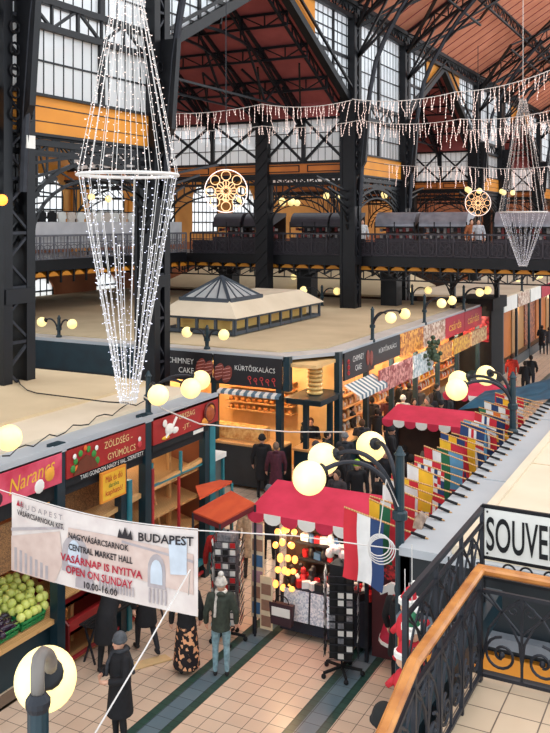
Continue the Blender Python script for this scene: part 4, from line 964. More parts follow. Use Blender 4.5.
# ------------------------------------------------------------------ globe lamps
def lamp_post(loc, base_z, top, arms, label, group, r=.2, drop=-.1, gd=None):
    """post with curved arms; every arm ends in a cap and an opal globe. arms: (dx, dy)"""
    root = thing('globe_lamp', label, 'lamp', loc, group=group); x, y = loc[0], loc[1]
    b = MB(); b.tube([(x,y,base_z),(x,y,top)], [.062,.055], 10); b.lathe((x,y,top), [(.06,0),(.075,.02),(.05,.05),(.02,.12)], 10)
    b.lathe((x,y,top-.72 if top-base_z > 2 else base_z+(top-base_z)*.5), [(.07,-.06),(.095,-.04),(.095,.04),(.07,.06)], 12); b.lathe((x,y,base_z), [(.1,0),(.1,.08),(.065,.12)], 10)
    b.build('post', TEAL, root)
    for (dx, dy) in arms:
        L = math.hypot(dx, dy); u_ = Vector((dx/L, dy/L, 0)); P = Vector((x,y,0)); zc = top+drop
        pts = []
        z0 = top-.78 if top-base_z > 1.5 else top-.55; H_ = (top-z0)*.98; LL = L-r*.85
        for i in range(13):
            g_ = i/12*1.95; pts.append(P+u_*(.03+(LL-.03)*(1-math.cos(g_))/(1-math.cos(1.95)))+Vector((0,0,z0+H_*math.sin(g_))))
        b = MB(); b.tube(pts, [.03]*9+[.028]*4, 7); b.build('arm', IRON2, root)
        e = pts[-1]; dr = (u_+Vector((0,0,-.45))).normalized(); g = e+dr*(r+.03)
        q = dr.to_track_quat('Z','Y').to_matrix()
        b = MB().ball(e+dr*.03, .085, 10, 6, (1,1,.45), q); b.build('cap', IRON, root)
        MB().ball(g, r, 20, 14).build('globe', GLOBE, root, True)
    return root
q = .8
fan = lambda s: [(s*.8,-.8), (s*.98,0), (s*.68,.82)]
G1 = 'globe lamps on the flag-side roof edge'; G2 = 'globe lamps on the stall roofs'
lamp_post((XE-.04,10.05,0), 0, 5.05, fan(-1), 'tall three-globe lamp post at the corner of the flag-lined block', G1)
lamp_post((XE-.04,16.3,3.9), 3.95, 5.0, fan(-1), 'three-globe lamp rising from the roof edge beyond the flags, near the blue tarpaulin', G1)
P_ = pD(38, 705, 5.0); root = thing('globe_lamp', 'close-up globe lamp with grey hooked arm cut by the picture\'s corner', 'lamp', (P_.x, P_.y, 0), group=G1)
MB().tube([(P_.x,P_.y,0),(P_.x,P_.y,P_.z)], .062, 12).build('post', TEAL, root)
MB().lathe(P_, [(.062,-.03),(.072,0),(.072,.03),(.045,.07)], 14).build('collar', IRON2, root)
pts = [P_, pD(37.5,680,5.0), pD(37.5,668,5.02), pD(39,658,5.06), pD(43,653,5.14), pD(48,655,5.25), pD(51,661,5.33), pD(50.5,668,5.38)]
MB().tube(pts, .04, 10).build('arm', M('grey_arm', (120, 112, 106), (96, 90, 86), 5, .45), root, True)
gc_ = pD(45.5,679,5.66); dr_ = (gc_-pts[-1]).normalized(); MB().ball(gc_-dr_*.185, .1, 14, 8, (1,1,.4), dr_.to_track_quat('Z','Y').to_matrix()).build('cap', IRON, root, True)
MB().ball(gc_, .2, 28, 18).build('globe', GLOBE, root, True)
lamp_post((XR-.05,14.28,4.0), 3.95, 4.78, fan(1), 'three-globe lamp at the joint between the two red greengrocer boards', G2)
lamp_post((XR-.05,9.2,4.0), 3.95, 4.75, [(.5,-.4),(.6,.6)], 'globe lamp above the pink board, mostly cut by the picture\'s edge', G2)
for x, l in ((-14.05,'two-globe lamp over the kiosk front between the two black boards'),(-19.9,'two-globe lamp on the teal fascia beside the dark lattice column')):
    lamp_post((x,YK+.1,4.0), 4.0, 4.65, [(-.62,-.1),(.62,-.1)], l, G2, r=.165)
for y, l in ((26.7,'two-globe lamp above the kiosk\'s aisle-side black signs'),(32.2,'two-globe lamp above the pale photo board on the kiosk edge'),(37.8,'two-globe lamp above the crimson boards at the kiosk\'s far corner'),(50,'small two-globe lamp on the far glazed row, its first'),(60,'small two-globe lamp on the far glazed row, its last')):
    lamp_post((XR-.05,y,4.0), 3.95, 5.0, [(.85,-.65),(.85,.65)], l, G2, r=.18)
lamp_post((-16.5,36.2,4.0), 4.0, 4.9, [(-.8,-.2),(.8,-.2)], 'two-globe lamp on the kiosk roof behind, in front of the cross gallery supports', G2, r=.17)
lamp_post((-13,38.6,4.0), 4.0, 4.9, [(-.8,-.2),(.8,-.2)], 'two-globe lamp on the kiosk roof, just past the tall nave column', G2, r=.17)
# clusters of lit globes hanging under the gallery and upstairs
def cluster(u_, v_, Y, n, label, r=.17, sp=.42):
    c = py(u_, v_, Y); root = thing('pendant_cluster', label, 'lamp', tuple(c), group='globe clusters at the gallery')
    b = MB(); b.tube([Vector((c.x,c.y,5.96 if c.z < 6 else 9.9)), c+Vector((0,0,.1))], .025, 6); b.build('rod', IRON, root)
    for i in range(n):
        a = 2*PI*i/n+.4; g = c+Vector((sp*math.cos(a), sp*math.sin(a), -.05+.1*(i % 2)))
        b = MB(); b.tube([c+Vector((0,0,.25)), c.lerp(g,.5)+Vector((0,0,.3)), g+Vector((0,0,.1))], .02, 5); b.build('arm', IRON, root)
        MB().ball(g, r, 12, 8).build('globe', GLOBE, root, True)
for a in ((100,198,33,2,'two lit globes over the clothes racks upstairs at the side gallery'),(289,202,40,5,'bright five-globe cluster upstairs between the two dark columns'),(330,196,45,3,'three-globe cluster upstairs close to the tall nave column'),(301,276,44,4,'globe cluster low under the cross gallery beyond the glass pyramid'),(388,195,46,3,'globe cluster upstairs under the ochre board'),(472,190,50,3,'globe cluster upstairs above the smaller light snowflake'),(506,192,56,3,'small globe cluster upstairs beyond the snowflake'),(402,290,47,3,'globe cluster under the cross gallery above the cream roofs'),(232,200,46,2,'pair of globes upstairs behind the large light snowflake'),(92,300,40,2,'pair of globes at ground level by an arched window'),(152,296,44,2,'pair of globes at ground level behind the light cone'),(517,283,58,4,'globe cluster far down the aisle under the second light cone')): cluster(*a)

# ------------------------------------------------------------------ hanging Christmas lights
def light_cone(c, D_scale, r, ztop, zring, zbot, label, n=22):
    root = thing('light_cone', label, 'christmas light', c, group='hanging double light cones'); x, y = c[0], c[1]
    b = MB(); b.ring((x,y,zring), r, (1,0,0), (0,1,0), .024, 28); b.build('hoop', WIRE, root); b = MB(); b.ring((x,y,zbot+.05), r*.14, (1,0,0), (0,1,0), .012, 12); b.build('hoop', WIRE, root)
    def strand(f0, f1, m, nn, sz, nm):
        bb = MB(); wi = MB()
        for i in range(nn):
            a = 2*PI*i/nn
            p = Vector((x+f0[0]*math.cos(a), y+f0[0]*math.sin(a), f0[1])); q_ = Vector((x+f1[0]*math.cos(a), y+f1[0]*math.sin(a), f1[1]))
            wi.tube([p, q_], .0045, 3, False)
            L = (q_-p).length; k = max(3, int(L/.1))
            for j in range(k):
                c_ = p.lerp(q_, (j+RND.random()*.6)/k); s_ = sz*RND.uniform(.7,1.25); d_ = .03
                bb.cbox(c_+Vector((RND.uniform(-d_,d_),RND.uniform(-d_,d_),0)), (s_*RND.uniform(.8,2.4), s_, s_*.9), RND.uniform(0,3))
        wi.build('wire', WIRE, root); o = bb.build(nm, m, root); o['kind'] = 'stuff'; return o
    strand((r,zring), (r*.13,ztop), LEDW, n, .009, 'upper_light_string')
    strand((r*.97,zring), (r*.16,zbot), LED, n+2, .009, 'lower_light_string')
    strand((r*.62,zring-.9), (r*.1,zbot+.1), LED, 5, .009, 'inner_light_string')
    b = MB().tube([(x,y,ztop-.2),(x,y,ztop+6)], .012, 5); b.build('cable', WIRE, root)
c = pD(128, 175, 11.25)
light_cone((c.x,c.y,c.z), 1, .65, 11.3, c.z, 5.55, 'large double cone of warm and cold light strings hanging over the greengrocer roof')
c = pD(523, 212, 33)
light_cone((c.x,c.y,c.z), 1, .9, 12.6, c.z, 6.2, 'smaller double cone of light strings hanging before the far end of the cross gallery', 18)
def motif(u_, v_, D, r, label):
    c = pD(u_, v_, D); root = thing('light_snowflake', label, 'christmas light', tuple(c), group='round light motifs')
    xd = Vector((CT, ST, 0)); zd = Vector((0,0,1)); b = MB(); b.ring(c, r, xd, zd, .009, 28); b.build('hoop', LEDW, root)
    b = MB()
    for i in range(8):
        a = 2*PI*i/8; d = xd*math.cos(a)+zd*math.sin(a); e = xd*-math.sin(a)+zd*math.cos(a)
        b.ring(c+d*r*.72, r*.22, d, e, .0075, 12); b.ring(c+d*r*.36, r*.15, d, e, .0075, 10); b.bar(c+d*r*.1, c+d*r*.5, .011)
    b.ring(c, r*.17, xd, zd, .009, 12); b.build('petal_rings', M('amber_led', (255, 204, 150), (250, 186, 130), 3, .4, emis=.75), root)
    MB().tube([c+zd*r, c+zd*(r+4.5)], .01, 4).build('cable', IRON, root)
motif(226, 191, 15.2, .375, 'large round snowflake of warm lights hanging before the red bay')
motif(478, 203, 27, .4, 'small round snowflake of warm lights hanging before the glazed gallery stalls')
def garland(pts, label, drop=.75, n=70, sz=.02, m=None):
    n = int(n*.68); sz = sz*.5
    root = thing('icicle_garland', label, 'christmas light', tuple(pts[0]), group='icicle light garlands')
    P = []; K = 20
    for a, b_ in zip(pts[:-1], pts[1:]):
        for i in range(K+1): t = i/K; p = Vector(a).lerp(Vector(b_), t); p.z -= 1.2*t*(1-t)*.5; P.append(p)
    MB().tube(P, .011, 4).build('wire', WIRE, root)
    bb = MB(); tot = len(P)-1
    for i in range(n):
        t = (i+RND.random())/n*tot; k = min(int(t), tot-1); p = P[k].lerp(P[k+1], t-k); L = drop*RND.choice((.25,.5,.75,1.0,.4)); k2_ = max(2, int(L/.09)); q_ = p.copy(); wob = RND.uniform(-.25,.25)
        for j in range(k2_):
            nx = q_+Vector((wob*.12*RND.uniform(-1,2), 0, -L/k2_)); bb.bar(q_, nx, sz*.55); bb.cbox(nx, (sz*2.0, sz*1.6, sz*1.6), RND.uniform(0,3)); q_ = nx
    o = bb.build('light_drops', m or LEDW, root); o['kind'] = 'stuff'
    return root
W = lambda u_, v_, Y: tuple(py(u_, v_, Y))
garland([W(150,112,24), W(262,104,24), W(352,100,24)], 'icicle light garland across the red bay, upper one', .7, 90)
garland([W(352,99,24), W(455,92,24), W(560,66,24)], 'icicle light garland rising toward the roof past the tall nave column', .9, 80)
garland([W(150,128,28), W(262,126,28), W(365,119,28)], 'icicle light garland just below the upper one across the red bay', .6, 90, .022)
garland([W(365,121,31), W(460,119,31), W(560,108,31)], 'icicle light garland across the second red bay', 1.0, 85, .026)
garland([W(360,160,40), W(462,166,40), W(560,165,40)], 'far icicle light garland at the height of the ochre boards', 1.0, 80, .03)
garland([W(465,130,46), W(560,118,46)], 'short far icicle light garland near the small orange end wall', 1.2, 50, .034)
# loose wires: across the stalls and along the greengrocer roof
b = MB(); b.tube([pD(143,396,16.5), pD(165,410,17), pD(200,424,17.5), pD(290,432,19), pD(345,432,20)], .014, 4); tag(b.build('sagging_wire', WIRE), 'thin white wire sagging from the greengrocer lamp to the kiosk corner', 'wire')
b = MB(); pts = []
for i in range(19): t = i/18; p = pz(2+142*t, 456-56*t+3*math.sin(i*1.9), 4.12); pts.append(p)
b.tube(pts, .012, 4); tag(b.build('roof_cable', BLACK), 'dark cable snaking along the edge of the cream greengrocer roof', 'cable')
b = MB(); pts = [pz(*q_, 4.19) for q_ in ((17,376),(20,384),(27,390),(36,393),(60,396),(84,399),(108,402),(128,403))]; b.tube(pts, .014, 4); tag(b.build('roof_cable', BLACK), 'dark cable lying across the tan middle of the greengrocer roof', 'cable')
# ------------------------------------------------------------------ glazed stalls up on the cross gallery
SILV = M('silver_curved_roof', (150, 150, 158), (112, 112, 122), 2, .35, .3); PLUM = M('plum_panel', (62, 54, 62), (46, 40, 48), 3, .5); SG = M('stall_glass', (96, 92, 96), (70, 66, 70), 3, .2)
def gal_stall(x0, x1, label, dark=False):
    Y = 37.7; r = thing('gallery_stall', label, 'stall', ((x0+x1)/2, Y, ZG), group='glazed stalls on the cross gallery'); z = ZG
    b = MB(); n = 8; pr = [(Y, z+1.38)]+[(Y+.55-.55*math.cos(PI/2*i/n), z+1.38+.67*math.sin(PI/2*i/n)) for i in range(n+1)]+[(Y+1.6, z+2.05),(Y+1.6,z+1.9)]
    b.prism([(x0,yy,zz) for yy, zz in pr], (x1-x0,0,0)); b.build('curved_roof', SILV if not dark else PLUM, r)
    b = MB(); b.box(x0,x1,Y,Y+.06,z,z+.85); b.build('front_panel', PLUM, r)
    b = MB(); b.box(x0,x1,Y+1.5,Y+1.56,z,z+1.9); b.build('back_panel', M('dim_stall_back', (120, 92, 74), (84, 66, 56), 3, .7) if not dark else DARKIN, r)
    b = MB(); m = max(2, int((x1-x0)/.65))
    for i in range(m+1):
        x = x0+(x1-x0)*i/m; b.box(x-.025,x+.025,Y,Y+.05,z+.85,z+1.6)
    b.box(x0,x1,Y,Y+.06,z+1.34,z+1.4); b.build('glazing_frame', IRON, r)
    b = MB(); q_ = 0
    for zz in (.9, 1.2):
        for i in range(int((x1-x0)/.16)):
            b.mat(q_ % 3); q_ += RND.randint(1,2); b.cbox((x0+.1+.16*i, Y+.6, z+zz+RND.uniform(.0,.08)), (.12,.1,RND.uniform(.1,.26)))
    o = b.build('goods', [M('gal_goods_a', (200, 190, 186), None, 5), M('gal_goods_b', (170, 70, 70), None, 5), M('gal_goods_c', (60, 56, 64), None, 5)], r); o['kind'] = 'stuff'
    point(((x0+x1)/2, Y+.9, z+1.8), 6, (1,.85,.6))
xs_ = [(-23.3,-21.7,'just behind the light snowflake, small dark booth',1),(-21.5,-19.9,'beside the column of the red bay, dark booth',1),(-18.9,-16.9,'between the two dark columns, goods in white light',1),(-16.8,-15.6,'small, tight against the tall nave column',1),
 (-14.5,-12.6,'with silver curved roof, first past the tall nave column',0),(-12.4,-10.2,'with silver curved roof, second past the tall nave column',0),(-9.0,-6.6,'with silver curved roof beyond the gap where someone stands',0),(-6.4,-3.6,'with silver curved roof behind the smaller light cone',0)]
for a, c_, l, d in xs_: gal_stall(a, c_, 'glazed gallery stall '+l, bool(d))
# garments hung upstairs at the side gallery
gc = [(BLACK,6),(WHITE,9),(M('cream_lace', (226, 214, 200), (196, 180, 170), 20),9),(M('plum_cloth', (90, 50, 70), None, 4),3)]
k = thing('clothes_rail', 'long clothes rail upstairs along the side gallery behind the sheeting', 'clothes rail', (-25,20,ZG)); b = MB(); b.bar((-25,19,8.35),(-25,35.5,8.35),.05)
b.build('rail', IRON, k)
b = MB()
for y in (19,24.5,30,35.5): b.bar((-25,y,ZG),(-25,y,8.35),.05)
b.build('upright', IRON, k)
gms = {}
i = 0
for y in [19.3+.6*i for i in range(27)]:
    m = BLACK if 24.5 < y < 28 else (WHITE if i % 2 else gc[2][0]) if y > 28 else gc[3][0]
    if m.name not in gms:
        b = MB(); b.prism([(0,-.22,0),(0,-.26,-.25),(0,-.2,-.28),(0,-.2,-.95),(0,.2,-.95),(0,.2,-.28),(0,.26,-.25),(0,.22,0),(0,.05,.03),(0,-.05,.03)], (.09,0,0)); gms[m.name] = b.mesh('garment', m)
    o = bpy.data.objects.new('hanging_garment', gms[m.name]); COL.objects.link(o); o.location = (-25.04, y, 8.3)
    lb = {'black_fabric': 'black garment in the dark run of the upstairs clothes rail', 'white_paint': 'white garment on the upstairs clothes rail behind the light cone', 'cream_lace': 'cream lace garment on the upstairs clothes rail behind the light cone', 'plum_cloth': 'plum garment on the upstairs clothes rail beside the dark lattice column'}[m.name]
    tag(o, lb, 'garment', {'black_fabric':'black garments upstairs','white_paint':'white garments upstairs','cream_lace':'cream garments upstairs','plum_cloth':'plum garments upstairs'}[m.name]); i += 1

# ------------------------------------------------------------------ flags on poles along the roof edge
def C(n, c): return M('flag_'+n, c, tuple(int(x*.9) for x in c), 4, .75)
R_, W_, B_, G_, Y_, K_, LB, OR_ = C('red', (206,36,52)), C('white', (236,234,232)), C('blue', (34,62,110)), C('green', (36,108,72)), C('yellow', (244,186,40)), C('black', (30,30,34)), C('sky', (110,168,206)), C('orange', (236,120,50))
def stripes(*m): return lambda s, t: m[min(len(m)-1, int(s*len(m)))]
def nordic(f, c, c2=None):
    def g(s, t):
        if c2 and (abs(s-.5) < .07 or abs(t-.62) < .05): return c2
        return c if (abs(s-.5) < .15 or abs(t-.62) < .1) else f
    return g
def saltire(s, t):
    d = min(abs(s-t), abs(s-(1-t)))
    if abs(s-.5) < .08 or abs(t-.5) < .06: return R_
    if abs(s-.5) < .16 or abs(t-.5) < .11: return W_
    return R_ if d < .05 else W_ if d < .13 else B_
def canton(f, c): return lambda s, t: c if (s < .5 and t > .6) else f
def disc(f, c): return lambda s, t: c if (s-.5)**2+((t-.5)*1.4)**2 < .06 else f
FL = [('red, white and dark blue vertical bands, largest, beside the lamp post', stripes(R_,W_,B_), .48), ('yellow, green and red bands tucked behind the big red-white-blue one', stripes(Y_,G_,R_), .4), ('red with broad white middle band, just behind the lamp post collar', stripes(R_,W_,R_), .4),
 ('white over red halves, leaning behind the post', stripes(W_,R_), .42), ('plain white with small red disc', disc(W_,R_), .44), ('deep yellow band between red ones', stripes(R_,Y_,R_), .36), ('white and bright yellow halves', stripes(W_,Y_), .36),
 ('blue with red and white crossed saltires', saltire, .42), ('red with white upright cross', nordic(R_,W_), .38), ('red, white and green bands', stripes(R_,W_,G_), .38), ('green and light blue halves', stripes(G_,LB), .38), ('red with yellow canton', canton(R_,Y_), .38),
 ('dark blue with yellow cross', nordic(B_,Y_), .38), ('black, red and yellow bands', stripes(K_,R_,Y_), .38), ('dark blue with red and white cross', nordic(B_,W_,R_), .38), ('dark blue with white disc', disc(B_,W_), .4), ('light blue and white bands', stripes(LB,W_,LB), .38),
 ('red with white and blue cross', nordic(R_,W_,B_), .38), ('plain dark blue with yellow disc', disc(B_,Y_), .4), ('green, white and orange bands', stripes(G_,W_,OR_), .38), ('white with blue cross', nordic(W_,B_), .38), ('red with white disc', disc(R_,W_), .38), ('blue, yellow and red bands', stripes(B_,Y_,R_), .38), ('red and white halves near the blue tarpaulin', stripes(R_,W_), .4), ('red with broad white cross, farthest along the roof edge', nordic(R_,W_), .4)]
for i, (l, fn, wd) in enumerate(FL):
    y = 10.3+.36*i; base = Vector((XE+.12, y, 4.03)); Lp = .95+.08*math.sin(i*1.7); 
    if i < 2: Lp = (1.0, .8)[i]
    tip = base+Vector((-Lp, 0, .2+.05*math.sin(i*2.3)))
    r = thing('flag', 'small flag, '+l, 'flag', tuple(base), group='flags along the flat roof edge')
    MB().tube([base+(base-tip)*.12, tip], .011, 6).build('pole', WOODP, r)
    a = base.lerp(tip, .1); MB().tube([base.lerp(tip,-.08), base.lerp(tip,.1)], .02, 8).build('clamp', BLACK, r)
    ln = (.7+.14*math.sin(i*2.9)) if i else .86; NX, NZ = 9, 12; mats = []; b = MB(); ph = RND.uniform(0,6); sway = RND.uniform(-.08,.08)
    d = (tip-base).normalized(); wd *= 1.15; p0 = tip-d*wd; vs = []
    for u_ in range(NX+1):
        for v_ in range(NZ+1):
            s, t = u_/NX, v_/NZ; p = tip.lerp(p0, s)+Vector((0,0,-ln*t-.01)); p.y += .045*t*math.sin(7*s+ph)+sway*t; p.x += .03*t*math.sin(5*t+ph); vs.append(p)
    b.v = [tuple(v) for v in vs]
    for u_ in range(NX):
        for v_ in range(NZ):
            m = fn((u_+.5)/NX, 1-(v_+.5)/NZ)
            if m not in mats: mats.append(m)
            k_ = u_*(NZ+1)+v_; b.f.append((k_, k_+1, k_+NZ+2, k_+NZ+1)); b.mi.append(mats.index(m))
    b.build('cloth', mats, r, True)

# ------------------------------------------------------------------ red-canopied souvenir stalls in the aisle
def canopy_stall(x0, x1, y0, y1, zf, zb, label, n=10, posts=True):
    r = thing('canopy_stall', label, 'stall', ((x0+x1)/2, y0, 0), group=None)
    b = MB(); b.prism([(x0-.1,y0-.1,zf),(x0,y1,zb),(x0,y1,zb+.03),(x0-.1,y0-.1,zf+.03)][::1], (x1-x0+.2,0,0)); b.prism([(x0,y1,zb),(x0,y1+.5,zb-.25),(x0,y1+.5,zb-.22),(x0,y1,zb+.03)], (x1-x0,0,0)); b.build('canopy', CANOPY, r)
    b = MB(); w_ = (x1-x0+.2)/n
    for i in range(n):
        xa = x0-.1+w_*i; b.mat(i % 2)
        pts = [(xa,y0-.11,zf+.03),(xa,y0-.11,zf-.05)]+[(xa+w_*(.5-.5*math.cos(PI*k/6)), y0-.11, zf-.05-.12*math.sin(PI*k/6)) for k in range(1,6)]+[(xa+w_,y0-.11,zf-.05),(xa+w_,y0-.11,zf+.03)]
        b.prism(pts, (0,.012,0))
    b.build('scalloped_valance', [CANOPY, WHITE], r)
    each('post', IRON2, r, [(x-.03,x+.03,y-.03,y+.03,0,z) for x in (x0,x1) for y, z in ((y0,zf),(y1,zb-.02))])
    return r
st = canopy_stall(-8.05, -5.75, 14.55, 15.5, 2.34, 2.68, 'red-canopied souvenir stall with embroidered cloths and glowing goods under the three-globe lamp', 7)
b = MB(); b.box(-7.6,-5.8,14.75,15.6,.12,.95); b.build('table', M('navy_cloth', (30, 34, 48), None, 3, .8), st)
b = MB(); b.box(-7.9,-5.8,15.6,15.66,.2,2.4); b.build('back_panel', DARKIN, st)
b = MB()
for z in (1.3, 1.62, 1.95): b.box(-7.5,-5.8,15.2,15.6,z,z+.03)
b.build('shelf', BLACK, st)
LACE = M('lace_cloth', (232, 232, 234), (176, 184, 198), 34, .8, kind='vor')
for i, (xa, xb_, l) in enumerate(((-7.5,-6.98,'white cloth with blue embroidery hung over the stall table, beside the black bag'),(-6.94,-6.42,'white embroidered cloth hung over the stall table, next to the red flowers'))):
    o = MB().prism([(xa,14.72,.93),(xb_,14.72,.93),(xb_,14.68,.36),(xa,14.68,.36)], (0,.012,0)).build('embroidered_cloth', LACE); tag(o, l, 'cloth')
b = MB()
for i in range(9):
    a = i*.7; b.mat(i % 2).ball((-6.28+.11*math.cos(a)*(i>0), 14.66, .72+.11*math.sin(a)*(i>0)), .07, 8, 5, (1,.4,1))
tag(b.build('flower_wreath', [C('red', (206,36,52)), Y_]), 'red and yellow flower ornament on the stall table front', 'ornament')
b = MB()
for i in range(6): a = i*PI/3; b.ball((-6.24+.1*math.cos(a), 14.66, .42+.1*math.sin(a)), .055, 8, 5, (1,.4,1))
tag(b.build('star_ornament', M('pale_pink', (228, 190, 196), None, 6)), 'pale pink star ornament below the red flowers', 'ornament')
# goods on the table and the shelves
GC = [M('g_red', (200, 40, 44), None, 4, .4), M('g_white', (232, 230, 226), None, 4, .5), M('g_black', (30, 28, 30), None, 4, .5), M('g_amber', (240, 160, 60), None, 4, .4), M('g_blue', (70, 110, 150), None, 4, .4)]
def mug(m): b = MB().lathe((0,0,0), [(.04,0),(.045,.02),(.045,.1),(.04,.1)], 10); b.ring((.06,0,.05), .028, (1,0,0), (0,0,1), .008, 8); return b.mesh('mug', m)
def doll(m): return MB().lathe((0,0,0), [(.045,0),(.06,.05),(.05,.1),(.03,.13),(.04,.16),(.035,.2),(.01,.22)], 10).mesh('doll', m)
def boxx(m): return MB().box(-.06,.06,-.04,.04,0,.09).mesh('box', m)
kinds = [('souvenir_mug', mug, 'mug'), ('painted_doll', doll, 'doll'), ('gift_box', boxx, 'box')]
cn = ['red','white','black','amber','blue']; cache = {}
def put(x, y, z, ki, ci, where):
    if (ki,ci) not in cache: cache[(ki,ci)] = kinds[ki][1](GC[ci])
    o = bpy.data.objects.new(kinds[ki][0], cache[(ki,ci)]); COL.objects.link(o); o.location = (x,y,z); o.scale = (1.35,1.35,1.45); o.rotation_euler = (0,0,RND.uniform(-1,1))
    tag(o, 'small %s %s %s' % (cn[ci], kinds[ki][0].replace('_',' '), where), kinds[ki][2], '%s %ss %s' % (cn[ci], kinds[ki][0].replace('_',' '), where))
for i in range(13):
    for j in range(3): put(-7.5+.14*i+RND.uniform(-.02,.02), 14.84+.16*j, .955, RND.randint(0,2), RND.choice((0,0,1,2,2)), 'on the souvenir stall table')
for z, wh in ((1.33,'on the stall\'s lower shelf'),(1.65,'on the stall\'s middle shelf'),(1.98,'on the stall\'s upper shelf')):
    for i in range(12): put(-7.35+.135*i, 15.35, z, RND.randint(0,2), RND.choice((0,1,1,2,4)), wh)
# glowing glass ornaments at one side of the stall
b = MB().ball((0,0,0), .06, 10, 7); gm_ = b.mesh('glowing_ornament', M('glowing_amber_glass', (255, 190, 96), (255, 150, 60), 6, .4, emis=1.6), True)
hk = MB().tube([(0,0,.05),(0,0,.16)], .005, 4).mesh('hook', IRON)
for i in range(20):
    o = bpy.data.objects.new('glowing_ornament', gm_); COL.objects.link(o); o.location = (-7.66+.11*(i % 4)+RND.uniform(-.03,.03), 14.7+.06*(i % 3), .95+.26*(i//4)+RND.uniform(-.05,.05)); o.scale = (1,1,RND.uniform(.8,1.3))
    tag(o, 'glowing amber glass ornament hanging at the stall side beside the print strips', 'ornament', 'glowing ornaments at the souvenir stall'); c_ = bpy.data.objects.new('hook', hk); COL.objects.link(c_); c_.parent = o
point((-7.6,14.9,1.9), 46, (1,.72,.4)); point((-6.6,14.9,2.25), 42, (1,.85,.65))
# white cloth heap / toy under the canopy
b = MB()
for i in range(10): b.ball((-6.55+.07*i+RND.uniform(-.04,.04), 14.8, 1.72+.1*math.sin(i)), .09, 8, 6)
b.mat(1).ball((-6.3,14.72,2.05), .09, 8, 6); tag(b.build('plush_toys', [WHITE, BLACK]), 'heap of white plush toys hung under the red canopy', 'toy')
# strip of prints, bag, tote
k = thing('print_strip', 'hanging strip of small framed prints at the stall\'s open side', 'prints', (-7.95,14.5,2.2)); b = MB(); b.box(-8.1,-7.82,14.5,14.515,.35,2.2); b.build('backing', M('kraft_cream', (226, 206, 172), None, 4), k)
for i in range(6): MB().box(-8.07,-7.85,14.49,14.5,.42+.3*i,.64+.3*i).build('print', (GC[4], M('sepia', (150, 110, 90), None, 9), M('mauve', (170, 130, 140), None, 9))[i % 3], k)
k = thing('print_strip', 'second, shorter strip of prints hanging lower beside the first', 'prints', (-7.8,14.42,1.6)); MB().box(-7.86,-7.6,14.42,14.435,.2,1.2).build('backing', M('kraft_cream', (226, 206, 172)), k)
for i in range(3): MB().box(-7.83,-7.63,14.41,14.42,.26+.3*i,.46+.3*i).build('print', M('sepia', (150, 110, 90)), k)
k = thing('tote_bag', 'black and white tote bag hanging at the corner of the souvenir stall', 'bag', (-7.4,14.45,.7)); b = MB(); b.prism([(-7.62,14.4,.35),(-7.2,14.4,.35),(-7.16,14.4,.75),(-7.66,14.4,.75)], (0,.1,0)); b.build('body', M('dark_plum', (60, 34, 44), None, 6), k)
MB().box(-7.6,-7.22,14.39,14.4,.52,.68).build('white_panel', WHITE, k); b = MB(); b.ring((-7.41,14.45,.75), .14, (1,0,0), (0,0,1), .012, 12, 0, PI); b.build('handle', BLACK, k)
# folk dress display and embroidered panel near the post
k = thing('folk_dress', 'child\'s white and crimson folk dress hanging beside the postcard rack', 'dress', (-5.2,14.6,1.2))
b = MB(); b.prism([(-5.34,14.58,1.0),(-5.36,14.58,1.32),(-5.5,14.58,1.24),(-5.53,14.58,1.34),(-5.32,14.58,1.48),(-5.08,14.58,1.48),(-4.87,14.58,1.34),(-4.9,14.58,1.24),(-5.04,14.58,1.32),(-5.06,14.58,1.0)][::-1], (0,.08,0)); b.build('blouse', WHITE, k)
b = MB().lathe((-5.2,14.62,.52), [(.32,0),(.3,.06),(.16,.5),(.15,.5)], 14); b.build('skirt', M('crimson_cloth', (186, 36, 66), None, 8), k); b = MB().lathe((-5.2,14.62,.47), [(.33,0),(.325,.06)], 14); b.build('lace_hem', WHITE, k)
MB().box(-5.26,-5.14,14.55,14.575,1.08,1.3).build('embroidery', C('red', (206,36,52)), k); MB().tube([(-5.2,14.62,1.46),(-5.2,14.62,2.3)], .008, 5).build('hanger', IRON, k)
o = MB().box(-5.75,-5.0,14.75,14.77,1.45,2.1).build('embroidered_hanging', wm('red_embroidery', (196, 40, 44), (60, 24, 24), 24)); tag(o, 'dark red embroidered hanging above the folk dress', 'hanging')
b = MB(); b.box(-5.75,-4.75,14.8,15.6,0,2.2); tag(b.build('clothes_booth', M('dim_red_booth', (90, 40, 44), None, 3, .8)), 'dark reddish clothes booth behind the folk dress', 'booth')
